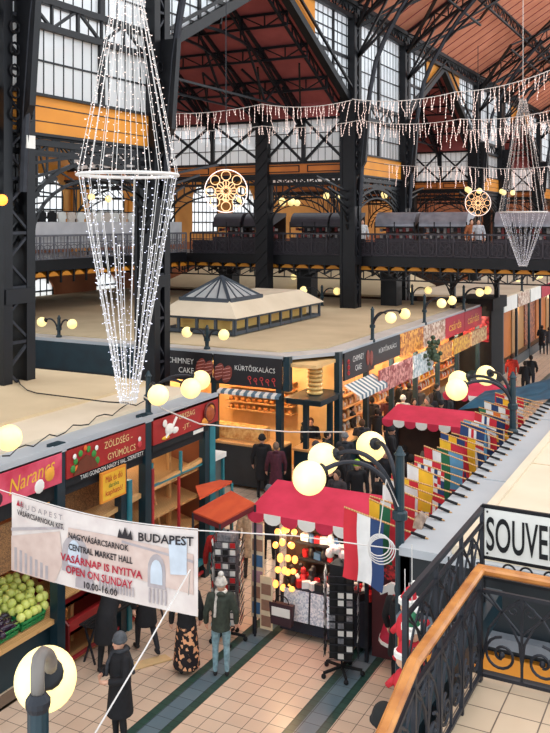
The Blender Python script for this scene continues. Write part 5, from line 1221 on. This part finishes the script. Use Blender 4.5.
# spinner racks
def spinner(x, y, h, label, cards, wide=.26, base=.3, core=None):
    r = thing('spinner_rack', label, 'rack', (x,y,0)); b = MB()
    b.tube([(x,y,.08),(x,y,h)], .02, 8)
    for a in range(5): q_ = 2*PI*a/5+.3; b.bar((x,y,.14), (x+base*math.cos(q_),y+base*math.sin(q_),.1), .04)
    b.build('stand', BLACK, r)
    for a in range(5): q_ = 2*PI*a/5+.3; MB().ball((x+base*math.cos(q_),y+base*math.sin(q_),.045), .045, 8, 5).build('caster', BLACK, r)
    b = MB(); b.box(x-wide*.6,x+wide*.6,y-wide*.6,y+wide*.6,.32,h-.05); b.build('core', core or BLACK, r)
    b = MB(); rows = int((h-.5)/.13)
    for f in range(4):
        a = f*PI/2+.35
        for i in range(rows):
            for j in range(3):
                c0 = Vector((x,y,.4+.13*i)); dx = Vector((math.cos(a),math.sin(a),0)); tx = Vector((-math.sin(a),math.cos(a),0)); p = c0+dx*wide+tx*((j-1)*wide*.55); b.mat(RND.randrange(len(cards)))
                b.prism([p-tx*.05, p+tx*.05, p+tx*.05+dx*.02+Vector((0,0,.1)), p-tx*.05+dx*.02+Vector((0,0,.1))], dx*.01)
    o = b.build('cards', cards, r); o['kind'] = 'stuff'
    b = MB()
    for i in range(rows+1):
        for f in range(4):
            a = f*PI/2+.35; dx = Vector((math.cos(a),math.sin(a),0)); tx = Vector((-math.sin(a),math.cos(a),0)); c0 = Vector((x,y,.39+.13*i))+dx*(wide+.03); b.bar(c0-tx*wide*.8, c0+tx*wide*.8, .012)
    b.build('wire_basket', IRON2, r); return r
SIL = M('silver_trinket', (176, 176, 182), (110, 110, 118), 20, .3, .5)
spinner(-5.98, 13.95, 2.0, 'black wheeled spinner rack full of small dark souvenirs in front of the canopy stall', [BLACK, SIL, SIL, GC[2], WHITE, BLACK], .27, .36)
spinner(-8.38, 14.1, 2.08, 'grey wheeled spinner rack of keyrings behind the shopper in the white bobble hat', [SIL, WHITE, GC[0], GC[2], SIL, WHITE], .25, .34, SIL)
# two further canopies down the aisle
for (x0, x1, y0, l) in ((-8.45,-6.05,22.9,'red-canopied stall with white scallops in the middle of the crowd'),(-8.0,-6.0,27.2,'smaller red-canopied stall farther down the crowded aisle')):
    r = canopy_stall(x0, x1, y0, y0+.9, 2.38, 2.62, l, 8); MB().box(x0+.1,x1-.1,y0+.3,y0+.9,.1,1.0).build('table', wm('stall_goods_%d' % int(y0), (150, 60, 60), (50, 40, 44), 12), r); MB().box(x0,x1,y0+.95,y0+1.0,.1,2.3).build('back_panel', DARKIN, r)
# orange awning and plank by the greengrocer corner
p = [pz(193,513,2.15), pz(231,492,2.5), pz(255,505,2.5), pz(220,524,2.15)]
k = thing('orange_awning', 'small sloping orange-red awning over a stand beside the greengrocer corner', 'awning', tuple(p[0])); OA = M('orange_canvas', (206, 84, 44), (186, 66, 36), 3, .7)
MB().prism(p, (0,0,.03)).build('canvas', OA, k); b = MB(); b.prism([p[0],p[3],p[3]-Vector((0,0,.1)),p[0]-Vector((0,0,.1))], (0,.02,0)); b.prism([p[3],p[2],p[2]-Vector((0,0,.08)),p[3]-Vector((0,0,.1))], (.02,0,0)); b.build('valance', M('dark_red_canvas', (110, 30, 34), None, 3, .8), k)
for q_ in p: MB().tube([q_, (q_.x,q_.y,0)], .025, 6).build('post', IRON2, k)
p = [pz(195.5,488,2.1), pz(220,482,2.1), pz(232,483,2.1), pz(199.5,500,2.1)]
k = thing('orange_plank_table', 'narrow orange plank shelf on teal legs behind the greengrocer corner post', 'shelf', tuple(p[0])); MB().prism(p, (0,0,.05)).build('top', OA, k)
for q_ in p[1:3]: MB().tube([q_, (q_.x,q_.y,0)], .03, 6).build('leg', TEALL, k)
k = thing('teal_cabinet', 'pale-topped turquoise glazed cabinet at the end of the greengrocer row', 'cabinet', (-11,17.3,0))
b = MB(); b.box(-11.36,-10.62,16.95,17.8,2.3,2.42); b.build('top', WHITE, k); b = MB(); b.box(-11.3,-10.7,17.05,17.7,.1,2.3); b.build('body', M('dim_glass_body', (110, 116, 112), (80, 84, 84), 3, .3), k)
for (x, y) in ((-11.3,17.02),(-10.68,17.02),(-10.68,17.72),(-11.0,17.02)): MB().box(x-.035,x+.035,y-.035,y+.035,0,2.3).build('post', TEALL, k)
for z in (.9,1.6): MB().box(-11.3,-10.66,17.0,17.72,z,z+.06).build('rail', TEALL, k)
# festive plush figures on a string by the near post
for i, (u_, v_, l) in enumerate(((409,628,'red and white plush winter figure hung by the lamp post, uppermost of three'),(412,655,'red, green and white plush winter figure hung by the post, middle of three'),(405,682,'small red plush figure with white cuffs, lowest of three by the post'))):
    c = pD(u_, v_, 9.6-.2*i); k = thing('plush_figure', l, 'decoration', tuple(c)); s_ = .17-.03*(i == 2)
    b = MB().ball(c, s_, 12, 8, (.9,.8,1.1)); b.tube([c+Vector((.1,0,.02)), c+Vector((.22,0,.12))], [.05,.035]); b.tube([c+Vector((-.1,0,.02)), c+Vector((-.2,0,-.08))], [.05,.035]); b.tube([c+Vector((.06,0,-.12)), c+Vector((.08,0,-.3))], [.06,.045]); b.tube([c+Vector((-.06,0,-.12)), c+Vector((-.08,0,-.3))], [.06,.045]); b.build('body', C('red', (206,36,52)), k, True)
    b = MB().ball(c+Vector((0,0,.24)), .1, 10, 7); b.build('head', M('felt_skin', (226, 180, 150), None, 4), k, True)
    b = MB().lathe(c+Vector((0,0,.28)), [(.12,0),(.12,.05),(.1,.06)], 12); b.lathe(c+Vector((0,0,-.34)), [(.12,0),(.12,.05)], 10); b.ball(c+Vector((.06,0,.5)), .04, 7, 5); b.build('white_trim', WHITE, k)
    b = MB().tube([c+Vector((0,0,.32)), c+Vector((.02,0,.42)), c+Vector((.06,0,.48))], [.1,.06,.02], 10); b.build('hat', C('red', (206,36,52)) if i != 1 else G_, k)
    MB().tube([c+Vector((0,0,.45)), Vector((c.x,c.y,c.z+1.2 if i else 3.9))], .006, 4).build('string', WIRE, k)
b = MB()
for i in range(4):
    c = pD(379+i, 545+2*i, 10.3); b.ring(c, .13+.01*i, (CT,ST,0), (0,0,1), .007, 18)
c = pD(379, 545, 10.3); b.tube([c+Vector((0,0,.12)), c+Vector((.1,-.02,.8)), (XE-.04,10.0,4.45)], .007, 5)
tag(b.build('coiled_cable', WIRE), 'coil of white cable hanging from the lamp post beside the flags', 'cable')
o = MB().prism([pz(128,665,.01), pz(133,671,.01), pz(172,660,.01), pz(165,655,.01)], (0,0,.02)).build('cardboard_strip', M('cardboard', (222, 190, 140), None, 4)); tag(o, 'strip of pale cardboard lying on the tiles behind the shopper in the knitted hat', 'cardboard')
b = MB()
for i in range(8): b.ball((XR+.12+.12*RND.random(), 8.9+.09*i, .25+.14*(i % 3)), .17, 8, 6, (.9,1,1.1))
tag(b.build('plastic_bags', M('grey_plastic', (150, 146, 146), (70, 66, 70), 9, .4), smooth=True), 'crumpled grey plastic bags piled below the fruit counter', 'bag')
b = MB(); c = pz(417,525,4.05)
b.prism([(c.x-.06,c.y,4.0),(c.x+.06,c.y,4.0),(c.x+.08,c.y+.1,4.12),(c.x+.02,c.y+.05,4.2),(c.x-.07,c.y+.1,4.1)], (0,.08,0)); tag(b.build('crumpled_paper', M('brownish_paper', (176, 150, 130), (120, 96, 84), 14)), 'crumpled brownish paper lying on the grey roof edge', 'litter')
# ------------------------------------------------------------------ people
def remesh(mb, vox, name, mats, smooth_it=6):
    me = mb.mesh('tmp', mats); ob = bpy.data.objects.new('tmp', me); COL.objects.link(ob)
    m = ob.modifiers.new('r', 'REMESH'); m.mode = 'VOXEL'; m.voxel_size = vox; m.use_smooth_shade = True
    s_ = ob.modifiers.new('s', 'SMOOTH'); s_.factor = .5; s_.iterations = smooth_it
    out = bpy.data.meshes.new_from_object(ob.evaluated_get(bpy.context.evaluated_depsgraph_get())); out.name = name
    bpy.data.objects.remove(ob); bpy.data.meshes.remove(me)
    out.polygons.foreach_set('use_smooth', [True]*len(out.polygons)); return out
SKIN = M('skin', (222, 172, 146), (208, 156, 130), 6, .55); SHOE = M('shoe_leather', (30, 28, 30), None, 5, .5)
def arm(mb, sh, el, wr, s, infl=0, hand=True):
    sh, el, wr = Vector(sh), Vector(el), Vector(wr)
    mb.tube([sh, sh.lerp(el,.5), el, el.lerp(wr,.5), wr], [.052+infl,.046+infl,.038+infl,.036+infl,.026+infl*1.1], 10); mb.ball(sh, .056+infl, 10, 7); mb.ball(el, .039+infl, 8, 6)
    if hand:
        d = (wr-el).normalized(); n_ = Vector((s*1.0,0,0)); n_ = (n_-d*n_.dot(d)).normalized(); f = d.cross(n_) # palm plane: d, f
        pm = wr+d*.045; mb.tube([wr, wr+d*.03, wr+d*.085], [.024,.033,.034], 8)
        for i, L in enumerate((.062,.072,.068,.052)):
            b0 = wr+d*.08+f*((i-1.5)*.019); b1 = b0+d*L*.55-n_*.008; b2 = b1+d*L*.45-n_*.022; mb.tube([b0,b1,b2], [.0105,.0098,.0085], 6)
        t0 = wr+d*.035+f*(-.028 if s > 0 else .028); t1 = t0+d*.03+(-f if s > 0 else f)*.02-n_*.012; t2 = t1+d*.026-n_*.014; mb.tube([t0,t1,t2], [.012,.011,.009], 6)
def human(pose):
    b = MB(); c = MB(); lc = MB(); lean = 0
    J = dict(hipy=0)
    if pose == 'stand': kn = [(.1,-.01,.5),(-.1,-.01,.5)]; an = [(.1,.03,.09),(-.11,.03,.09)]; el = [(.27,.03,1.13),(-.27,.03,1.13)]; wr = [(.27,-.07,.9),(-.27,-.06,.9)]
    elif pose == 'walk': kn = [(.1,-.14,.52),(-.1,.06,.5)]; an = [(.1,-.18,.1),(-.11,.33,.16)]; el = [(.27,.12,1.15),(-.27,-.06,1.14)]; wr = [(.28,.14,.9),(-.25,-.22,.97)]
    elif pose == 'hold': kn = [(.1,-.01,.5),(-.1,-.03,.5)]; an = [(.1,.03,.09),(-.12,.0,.09)]; el = [(.26,-.05,1.14),(-.26,-.05,1.14)]; wr = [(.1,-.25,1.12),(-.1,-.26,1.16)]
    else: kn = [(.1,-.04,.5),(-.1,-.0,.5)]; an = [(.1,.03,.09),(-.11,.03,.09)]; el = [(.27,-.3,.98),(-.27,-.26,.98)]; wr = [(.2,-.46,.86),(-.2,-.44,.84)]; lean = 1
    def T(p): # lean the upper body forward from the hips
        p = Vector(p)
        if not lean or p.z < .93: return p
        q_ = p-Vector((0,0,.93)); a = .62; return Vector((q_.x, q_.y*math.cos(a)-q_.z*math.sin(a), .93+q_.z*math.cos(a)+q_.y*math.sin(a)*-1))
    if lean: el = [(.25,-.5,1.02),(-.25,-.48,1.02)]; wr = [(.2,-.66,.86),(-.2,-.62,.84)]
    shs = [T((.185,.01,1.41)), T((-.185,.01,1.41))]
    # torso, neck, head
    b.tube([T((0,0,.9)),T((0,.0,1.0)),T((0,.01,1.15)),T((0,.01,1.3)),T((0,.01,1.42)),T((0,.01,1.47))], [.125,.13,.12,.14,.12,.05], 14)
    b.tube([T((.0,.01,1.42)),T((0,-.0,1.53))], [.052,.05], 10); hc = T((0,-.015,1.615)); b.ball(hc, .1, 16, 12, (.8,.96,1.2)); b.ball(hc+Vector((0,-.03,-.06)), .062, 12, 8, (.85,1,.9))
    b.ball(hc+Vector((0,-.1,-.012)), .018, 8, 6, (.7,1.1,1.3))
    for s in (-1, 1): b.ball(hc+Vector((s*.083,.01,-.01)), .022, 8, 6, (.4,.8,1.3))
    b.tube([shs[0], shs[1]], .06, 10)
    for i, s in enumerate((1, -1)):
        hip = Vector((s*.09,0,.9)); k_ = Vector(kn[i]); a_ = Vector(an[i])
        b.tube([hip, hip.lerp(k_,.5), k_, k_.lerp(a_,.35), a_], [.092,.08,.058,.057,.04], 12); b.ball(hip, .095, 10, 8)
        b.tube([a_+Vector((0,.04,-.04)), a_+Vector((0,-.02,-.045)), a_+Vector((s*.01,-.12,-.06)), a_+Vector((s*.01,-.17,-.062))], [.036,.042,.038,.022], 10)
        arm(b, shs[i], el[i], wr[i], s)
        # coat sleeves
        e2, w2 = Vector(el[i]), Vector(wr[i]); arm(c, shs[i], e2, w2, s, .022, False); arm(lc, shs[i], e2, w2, s, .024, False)
    for m_, zb in ((c, .82), (lc, .52)):
        m_.tube([T((0,.01,1.5)), T((0,.01,1.46)), T((0,.01,1.4)), T((0,.01,1.25)), T((0,.01,1.08)), T((0,.0,.95)), Vector((0,0,.88)), Vector((0,0,zb))], [.075,.1,.155,.17,.165,.17,.178,.185 if zb > .6 else .21], 16)
        m_.tube([shs[0], shs[1]], .082, 10)
        m_.tube([T((0,.05,1.5)), T((0,.09,1.44))], [.08,.1], 10)
    body = remesh(b, .0115, 'body_'+pose, [SKIN, BLACK, SHOE], 3)
    for p in body.polygons:
        z = p.center; sk = (z-hc).length < .15 and z.z > T((0,0,1.5)).z-.02
        for w_ in wr:
            if (z-Vector(w_)).length < .17 and (z-Vector(w_)).dot(Vector(w_)-Vector(el[wr.index(w_)])) > -.004: sk = True
        p.material_index = 0 if sk else (2 if z.z < .085 else 1)
    # eyes, mouth
    e_ = MB()
    for s in (-1, 1): e_.ball(hc+Vector((s*.03,-.089,.012)), .0105, 8, 6, (1.3,.5,.7))
    e_.mat(1).ball(hc+Vector((0,-.09,-.06)), .018, 8, 5, (1.2,.35,.3))
    face = e_.mesh('face', [M('eye_dark', (40, 30, 28), None, 3, .3), M('lip', (176, 96, 90), None, 3, .5)])
    h_ = MB(); h_.ball(hc+Vector((0,.018,.02)), .108, 14, 10, (.86,.96,1.15)); hair = remesh(h_, .014, 'hair', [BLACK], 2)
    l_ = MB(); l_.ball(hc+Vector((0,.02,.02)), .11, 14, 10, (.88,.96,1.15)); l_.tube([hc+Vector((0,.06,0)), hc+Vector((0,.09,-.16)), hc+Vector((0,.1,-.3))], [.09,.1,.06], 12); lhair = remesh(l_, .016, 'long_hair', [BLACK], 3)
    bn_ = MB(); bn_.ball(hc+Vector((0,.012,.05)), .116, 14, 10, (.88,.98,.98)); bn_.ring(hc+Vector((0,.01,.025)), .1, (1,0,0), (0,1,0), .022, 18); bean = remesh(bn_, .014, 'beanie', [BLACK], 2)
    po = MB(); po.ball(hc+Vector((0,.03,.19)), .055, 10, 8); pom = po.mesh('pompom', [WHITE], True)
    sf = MB(); sf.ring(T((0,.01,1.5)), .085, (1,0,0), (0,1,0), .04, 16); sf.tube([T((.06,.08,1.5)), T((.09,.15,1.3)), T((.1,.18,1.1))], [.035,.03,.03], 8); sf.tube([T((-.05,-.09,1.48)), T((-.07,-.18,1.3)), T((-.07,-.19,1.12))], [.035,.032,.03], 8); scarf = remesh(sf, .018, 'scarf', [WHITE], 2)
    return dict(body=body, coat=remesh(c, .019, 'coat_'+pose, [BLACK], 5), long_coat=remesh(lc, .019, 'long_coat_'+pose, [BLACK], 5), face=face, hair=hair, long_hair=lhair, beanie=bean, pompom=pom, scarf=scarf, T=T)
HUM = {p: human(p) for p in ('stand', 'walk', 'hold', 'bend')}
PM = {}
def fab(c):
    if c not in PM: PM[c] = M('cloth_%d_%d_%d' % c, c, tuple(int(x*.75) for x in c), 14, .85)
    return PM[c]
def part(name, me, parent, mats):
    o = bpy.data.objects.new(name, me); COL.objects.link(o); o.parent = parent
    for i, m in enumerate(mats):
        if m is not None: o.material_slots[i].link = 'OBJECT'; o.material_slots[i].material = m
    return o
def person(pos, turn, label, coat=(26,26,32), legs=(30,30,38), pose='stand', long=False, head='hair', hc=(44,32,26), h=1.72, scarf=None, pack=None, face=True, pom=None, group=None):
    """turn: 0 faces the viewer's side of the hall, 180 away from it"""
    H = HUM[pose]; a = math.atan2(-pos[1], -pos[0])+PI/2+math.radians(turn)
    r = thing('person', label, 'person', (pos[0], pos[1], 0), a, group, True); k = h/1.74; r.scale = (k,k,k)
    part('body', H['body'], r, [None, fab(legs), None]); part('long_coat' if long else 'jacket', H['long_coat' if long else 'coat'], r, [fab(coat)])
    if face: part('face', H['face'], r, [])
    nm = {'hair':'hair','long':'long_hair','beanie':'beanie'}[head]; part('knitted_hat' if nm == 'beanie' else 'hair', H[nm], r, [fab(hc)])
    if head == 'beanie' and long is False and pom is None and RND.random() < .0: pass
    if pom: part('pompom', H['pompom'], r, [fab(pom)])
    if scarf: part('scarf', H['scarf'], r, [fab(scarf)])
    if pack:
        b = MB(); b.cbox((0,.26,1.2), (.3,.18,.44)); b.cbox((0,.37,1.12), (.22,.07,.24)); me = remesh(b, .02, 'backpack', [fab(pack)], 6); part('backpack', me, r, [])
    return r
def at(u_, v_, z=1.62):
    p = pz(u_, v_, z); return (p.x, p.y)
BK = (24,24,30)
# the near shoppers
person(at(120, 640), -62, 'woman in long black padded coat and grey knitted hat beside the close-up globe lamp', BK, (28,28,34), 'hold', True, 'beanie', (92,96,102), 1.72, scarf=(60,62,68))
r = person(tuple(pz(106,672,0))[:2], 150, 'person in black bending toward the benches below the banner, hair tied', BK, (26,26,30), 'bend', True, 'hair', (92,58,40), 1.82)
person(tuple(pz(146,652,0))[:2], 200, 'person in black trousers mid-stride, upper body hidden behind the banner', BK, (34,34,40), 'walk', True, 'hair', (50,38,30), 1.74)
w_ = person((-8.42,12.75), 190, 'woman in long flowered skirt, dark top mostly hidden by the banner', BK, (30,24,28), 'stand', False, 'long', (40,28,24), 1.68)
def flower_mat():
    m = M('flowered_cloth', (26, 18, 24), (240, 176, 130), 17, .8, kind='vor'); e = [n for n in m.node_tree.nodes if n.type == 'VALTORGB'][0].color_ramp.elements; e[0].position = .3; e[1].position = .36
    return m
b = MB(); b.tube([(0,0,.98),(0,0,.8),(0,0,.5),(0,.0,.12)], [.16,.19,.22,.25], 18); me = remesh(b, .02, 'skirt', [flower_mat()], 2); part('skirt', me, w_, [])
person(at(221, 582), 176, 'shopper in white bobble hat, white scarf, olive jacket and pale jeans seen from behind', (62,70,60), (150,186,198), 'stand', False, 'beanie', (232,224,214), 1.7, scarf=(228,222,212), pom=(236,230,222))
person(at(219,529), 185, 'person in red jacket with dark backpack behind the keyring rack', (196,40,38), BK, 'stand', False, 'hair', (48,40,36), 1.76, pack=(40,42,52))
person(at(250, 505), 170, 'person in beige coat with tan hat between the orange awning and the red canopy', (196,176,150), (60,56,58), 'stand', True, 'beanie', (190,150,110), 1.7)
person(at(269, 490), 180, 'person in dark coat and grey hat just behind the near red canopy', (34,34,40), BK, 'stand', True, 'beanie', (108,112,118), 1.72)
person((-4.55,13.55), 172, 'person in long black coat with blond bun standing under the flags by the lamp post', BK, (60,66,84), 'stand', True, 'hair', (206,160,90), 1.74)
person((-4.95,14.05), 150, 'person in black standing behind the blond one at the dress booth', (20,20,24), BK, 'stand', True, 'hair', (36,28,26), 1.76)
pp = pD(384, 722, 7.1); r = person((pp.x,pp.y), 180, 'person in black knitted hat seen from above at the bottom by the handrail', (20,20,24), BK, 'stand', False, 'beanie', (22,24,24), 1.8); r.location.z = pp.z-1.68
b = MB(); b.box(-3.2,-2.42,5.6,7.4,pp.z-1.9,pp.z-1.68); b.box(-3.2,-2.42,4.8,5.6,pp.z-2.1,pp.z-1.85); struct('floor_stair', b, LT)
# at the kiosk
person(at(262, 441), 172, 'person in black coat and black cap at the kiosk counter', BK, BK, 'stand', True, 'beanie', (30,28,30), 1.8)
person(at(276, 445), 185, 'person in long maroon coat beside the black-coated one at the kiosk counter', (84,34,52), BK, 'stand', True, 'hair', (140,120,104), 1.7)
person((-11.55,24.5), 0, 'baker in dark shirt with brown hair serving inside the kiosk', (38,34,38), BK, 'hold', False, 'hair', (110,64,36), 1.78)
person(at(357, 465), 10, 'person in black jacket and bright lime green hat in the middle of the aisle', BK, BK, 'stand', False, 'beanie', (170,230,40), 1.74)
CR_ = [(327,434,BK,'hair',(40,30,26),'person in black leaning at the kiosk corner post'),(345,436,(54,58,66),'beanie',(140,144,150),'person with grey hat beside the kiosk corner counter'),(341,452,BK,'hair',(60,44,36),'person in black with suitcase by the kiosk corner'),
(362,424,(40,42,52),'hair',(90,64,44),'person in slate jacket under the striped side awning'),(377,411,BK,'hair',(36,28,24),'person in black by the open bay past the striped awning'),(370,440,(30,34,44),'long',(60,40,30),'person with long brown hair in navy between lamp globes'),
(399,384,BK,'hair',(50,32,26),'tall person in black before the golden jars shelf'),(403,399,(226,222,214),'beanie',(240,238,232),'person in white fluffy hat and white jacket by the pink menu board'),(388,398,(90,34,38),'hair',(40,30,26),'person in dark red jacket next to the white fluffy hat'),
(414,400,(46,44,50),'long',(70,46,34),'person with long hair just right of the white fluffy hat'),(427,402,(110,88,72),'hair',(130,120,110),'grey-haired person in brown coat behind the middle canopy'),(437,388,BK,'hair',(34,26,24),'person in black near the hanging greenery'),
(446,398,(52,56,60),'beanie',(60,64,70),'person in dark grey hat between the two far canopies'),(420,412,(70,40,46),'hair',(60,44,36),'person in plum coat at the rear of the middle canopy'),
(404,446,BK,'hair',(42,32,28),'person in black at the near corner of the middle canopy'),(398,462,(36,40,50),'long',(84,52,36),'person with brown long hair below the middle canopy'),(424,441,(176,160,140),'long',(206,160,96),'blond person in light jacket under the middle canopy'),
(411,456,(60,44,44),'hair',(36,28,26),'person in dark brown jacket under the middle canopy'),(432,452,BK,'long',(90,60,40),'person in black with chestnut hair at the flags side of the canopy'),(386,452,(28,30,38),'hair',(34,28,24),'person in dark navy near the green-hatted one'),
(383,474,(30,32,36),'beanie',(44,46,52),'person with charcoal hat closest to the flags'),(337,476,(64,58,62),'hair',(70,54,44),'person in grey-plum coat just behind the near canopy'),(300,478,BK,'hair',(50,38,32),'person in black standing between counter and near canopy'),
(306,420,BK,'hair',(60,46,38),'person in black inside the lit corner of the kiosk'),(316,444,(40,36,40),'beanie',(70,66,70),'person with grey-brown hat between kiosk corner and the tall globe lamp'),(352,406,(52,44,40),'hair',(60,40,30),'person in brown behind the striped side awning'),
(394,410,(36,36,44),'long',(50,34,28),'dark-haired person close behind the white fluffy hat'),(409,386,(30,30,36),'hair',(44,32,26),'person in near-black facing the jar shelf'),(419,388,(86,74,66),'beanie',(120,40,44),'person with dark red hat at the jar shelf'),(431,396,(44,48,60),'long',(70,46,32),'long-haired person in blue-grey at the greenery'),(441,404,BK,'beanie',(34,34,40),'person with black hat just past the middle canopy'),(391,432,(34,34,40),'beanie',(52,52,58),'person with dark hat at the side of the middle canopy'),(372,400,BK,'hair',(36,28,24),'person in black by the pink menu board'),(455,392,(60,52,48),'hair',(70,50,40),'person in brown-grey coat before the farther canopy'),
(460,384,(150,40,46),'hair',(60,40,32),'person in red coat by the dark corner kiosk'),(469,377,(210,206,206),'hair',(50,36,30),'person in pale jacket by the dark corner kiosk'),(478,390,BK,'hair',(44,34,30),'person in black behind the farther canopy'),(452,372,(44,44,52),'hair',(56,42,34),'person in dark jacket at the yellow produce'),
(512,357,(204,56,44),'hair',(80,56,44),'person in bright red jacket in the clear far aisle'),(525,362,BK,'hair',(50,40,34),'shorter of two people in black beside the red jacket'),(531,358,(28,28,34),'hair',(40,30,26),'taller of two people in black beside the red jacket'),
(542,327,BK,'hair',(60,44,36),'person in black far down the aisle by the glazed stalls, first of a pair'),(549,328,(60,60,68),'hair',(60,44,36),'person in grey far down the aisle by the glazed stalls, second of a pair')]
for i, (u_, v_, ct, hd, hcol, l) in enumerate(CR_):
    person(at(u_, v_), RND.choice((180,165,195,150,20,-30,90,-90)) if i < 38 else 180, l.replace('just right of', 'next to'), ct, RND.choice((BK,(40,44,60),(60,60,66))), RND.choice(('stand','stand','walk','hold')), RND.random() < .45, hd, hcol, RND.uniform(1.64,1.8), face=True)
# upstairs figures between the gallery stalls
for (x, l, ct) in ((-9.6,'person in pale coat in the gap between two silver gallery stalls',(190,190,196)),(-15.0,'person in white by the tall nave column upstairs',(222,220,222)),(-9.9,'person in orange-brown leaning on the gallery rail',(170,100,60))):
    r = person((x,37.4), 10, l, ct, BK, 'stand', False, 'hair', (50,38,30), 1.72); r.location.z = ZG
# suitcase and rucksack in the crowd
k = thing('suitcase', 'black upright wheeled suitcase standing in the aisle by the kiosk corner', 'suitcase', tuple(pz(337,500,0))); c = Vector(k.location)
b = MB(); b.cbox(c+Vector((0,0,.4)), (.42,.26,.62)); remb = b.build('shell', BLACK, k); b = MB(); b.tube([c+Vector((-.1,.1,.7)), c+Vector((-.1,.1,1.0)), c+Vector((.1,.1,1.0)), c+Vector((.1,.1,.7))], .014, 6); b.build('handle', IRON2, k)
for sx in (-.16,.16):
    for sy in (-.09,.09): MB().ball(c+Vector((sx,sy,.045)), .045, 8, 6).build('wheel', BLACK, k)
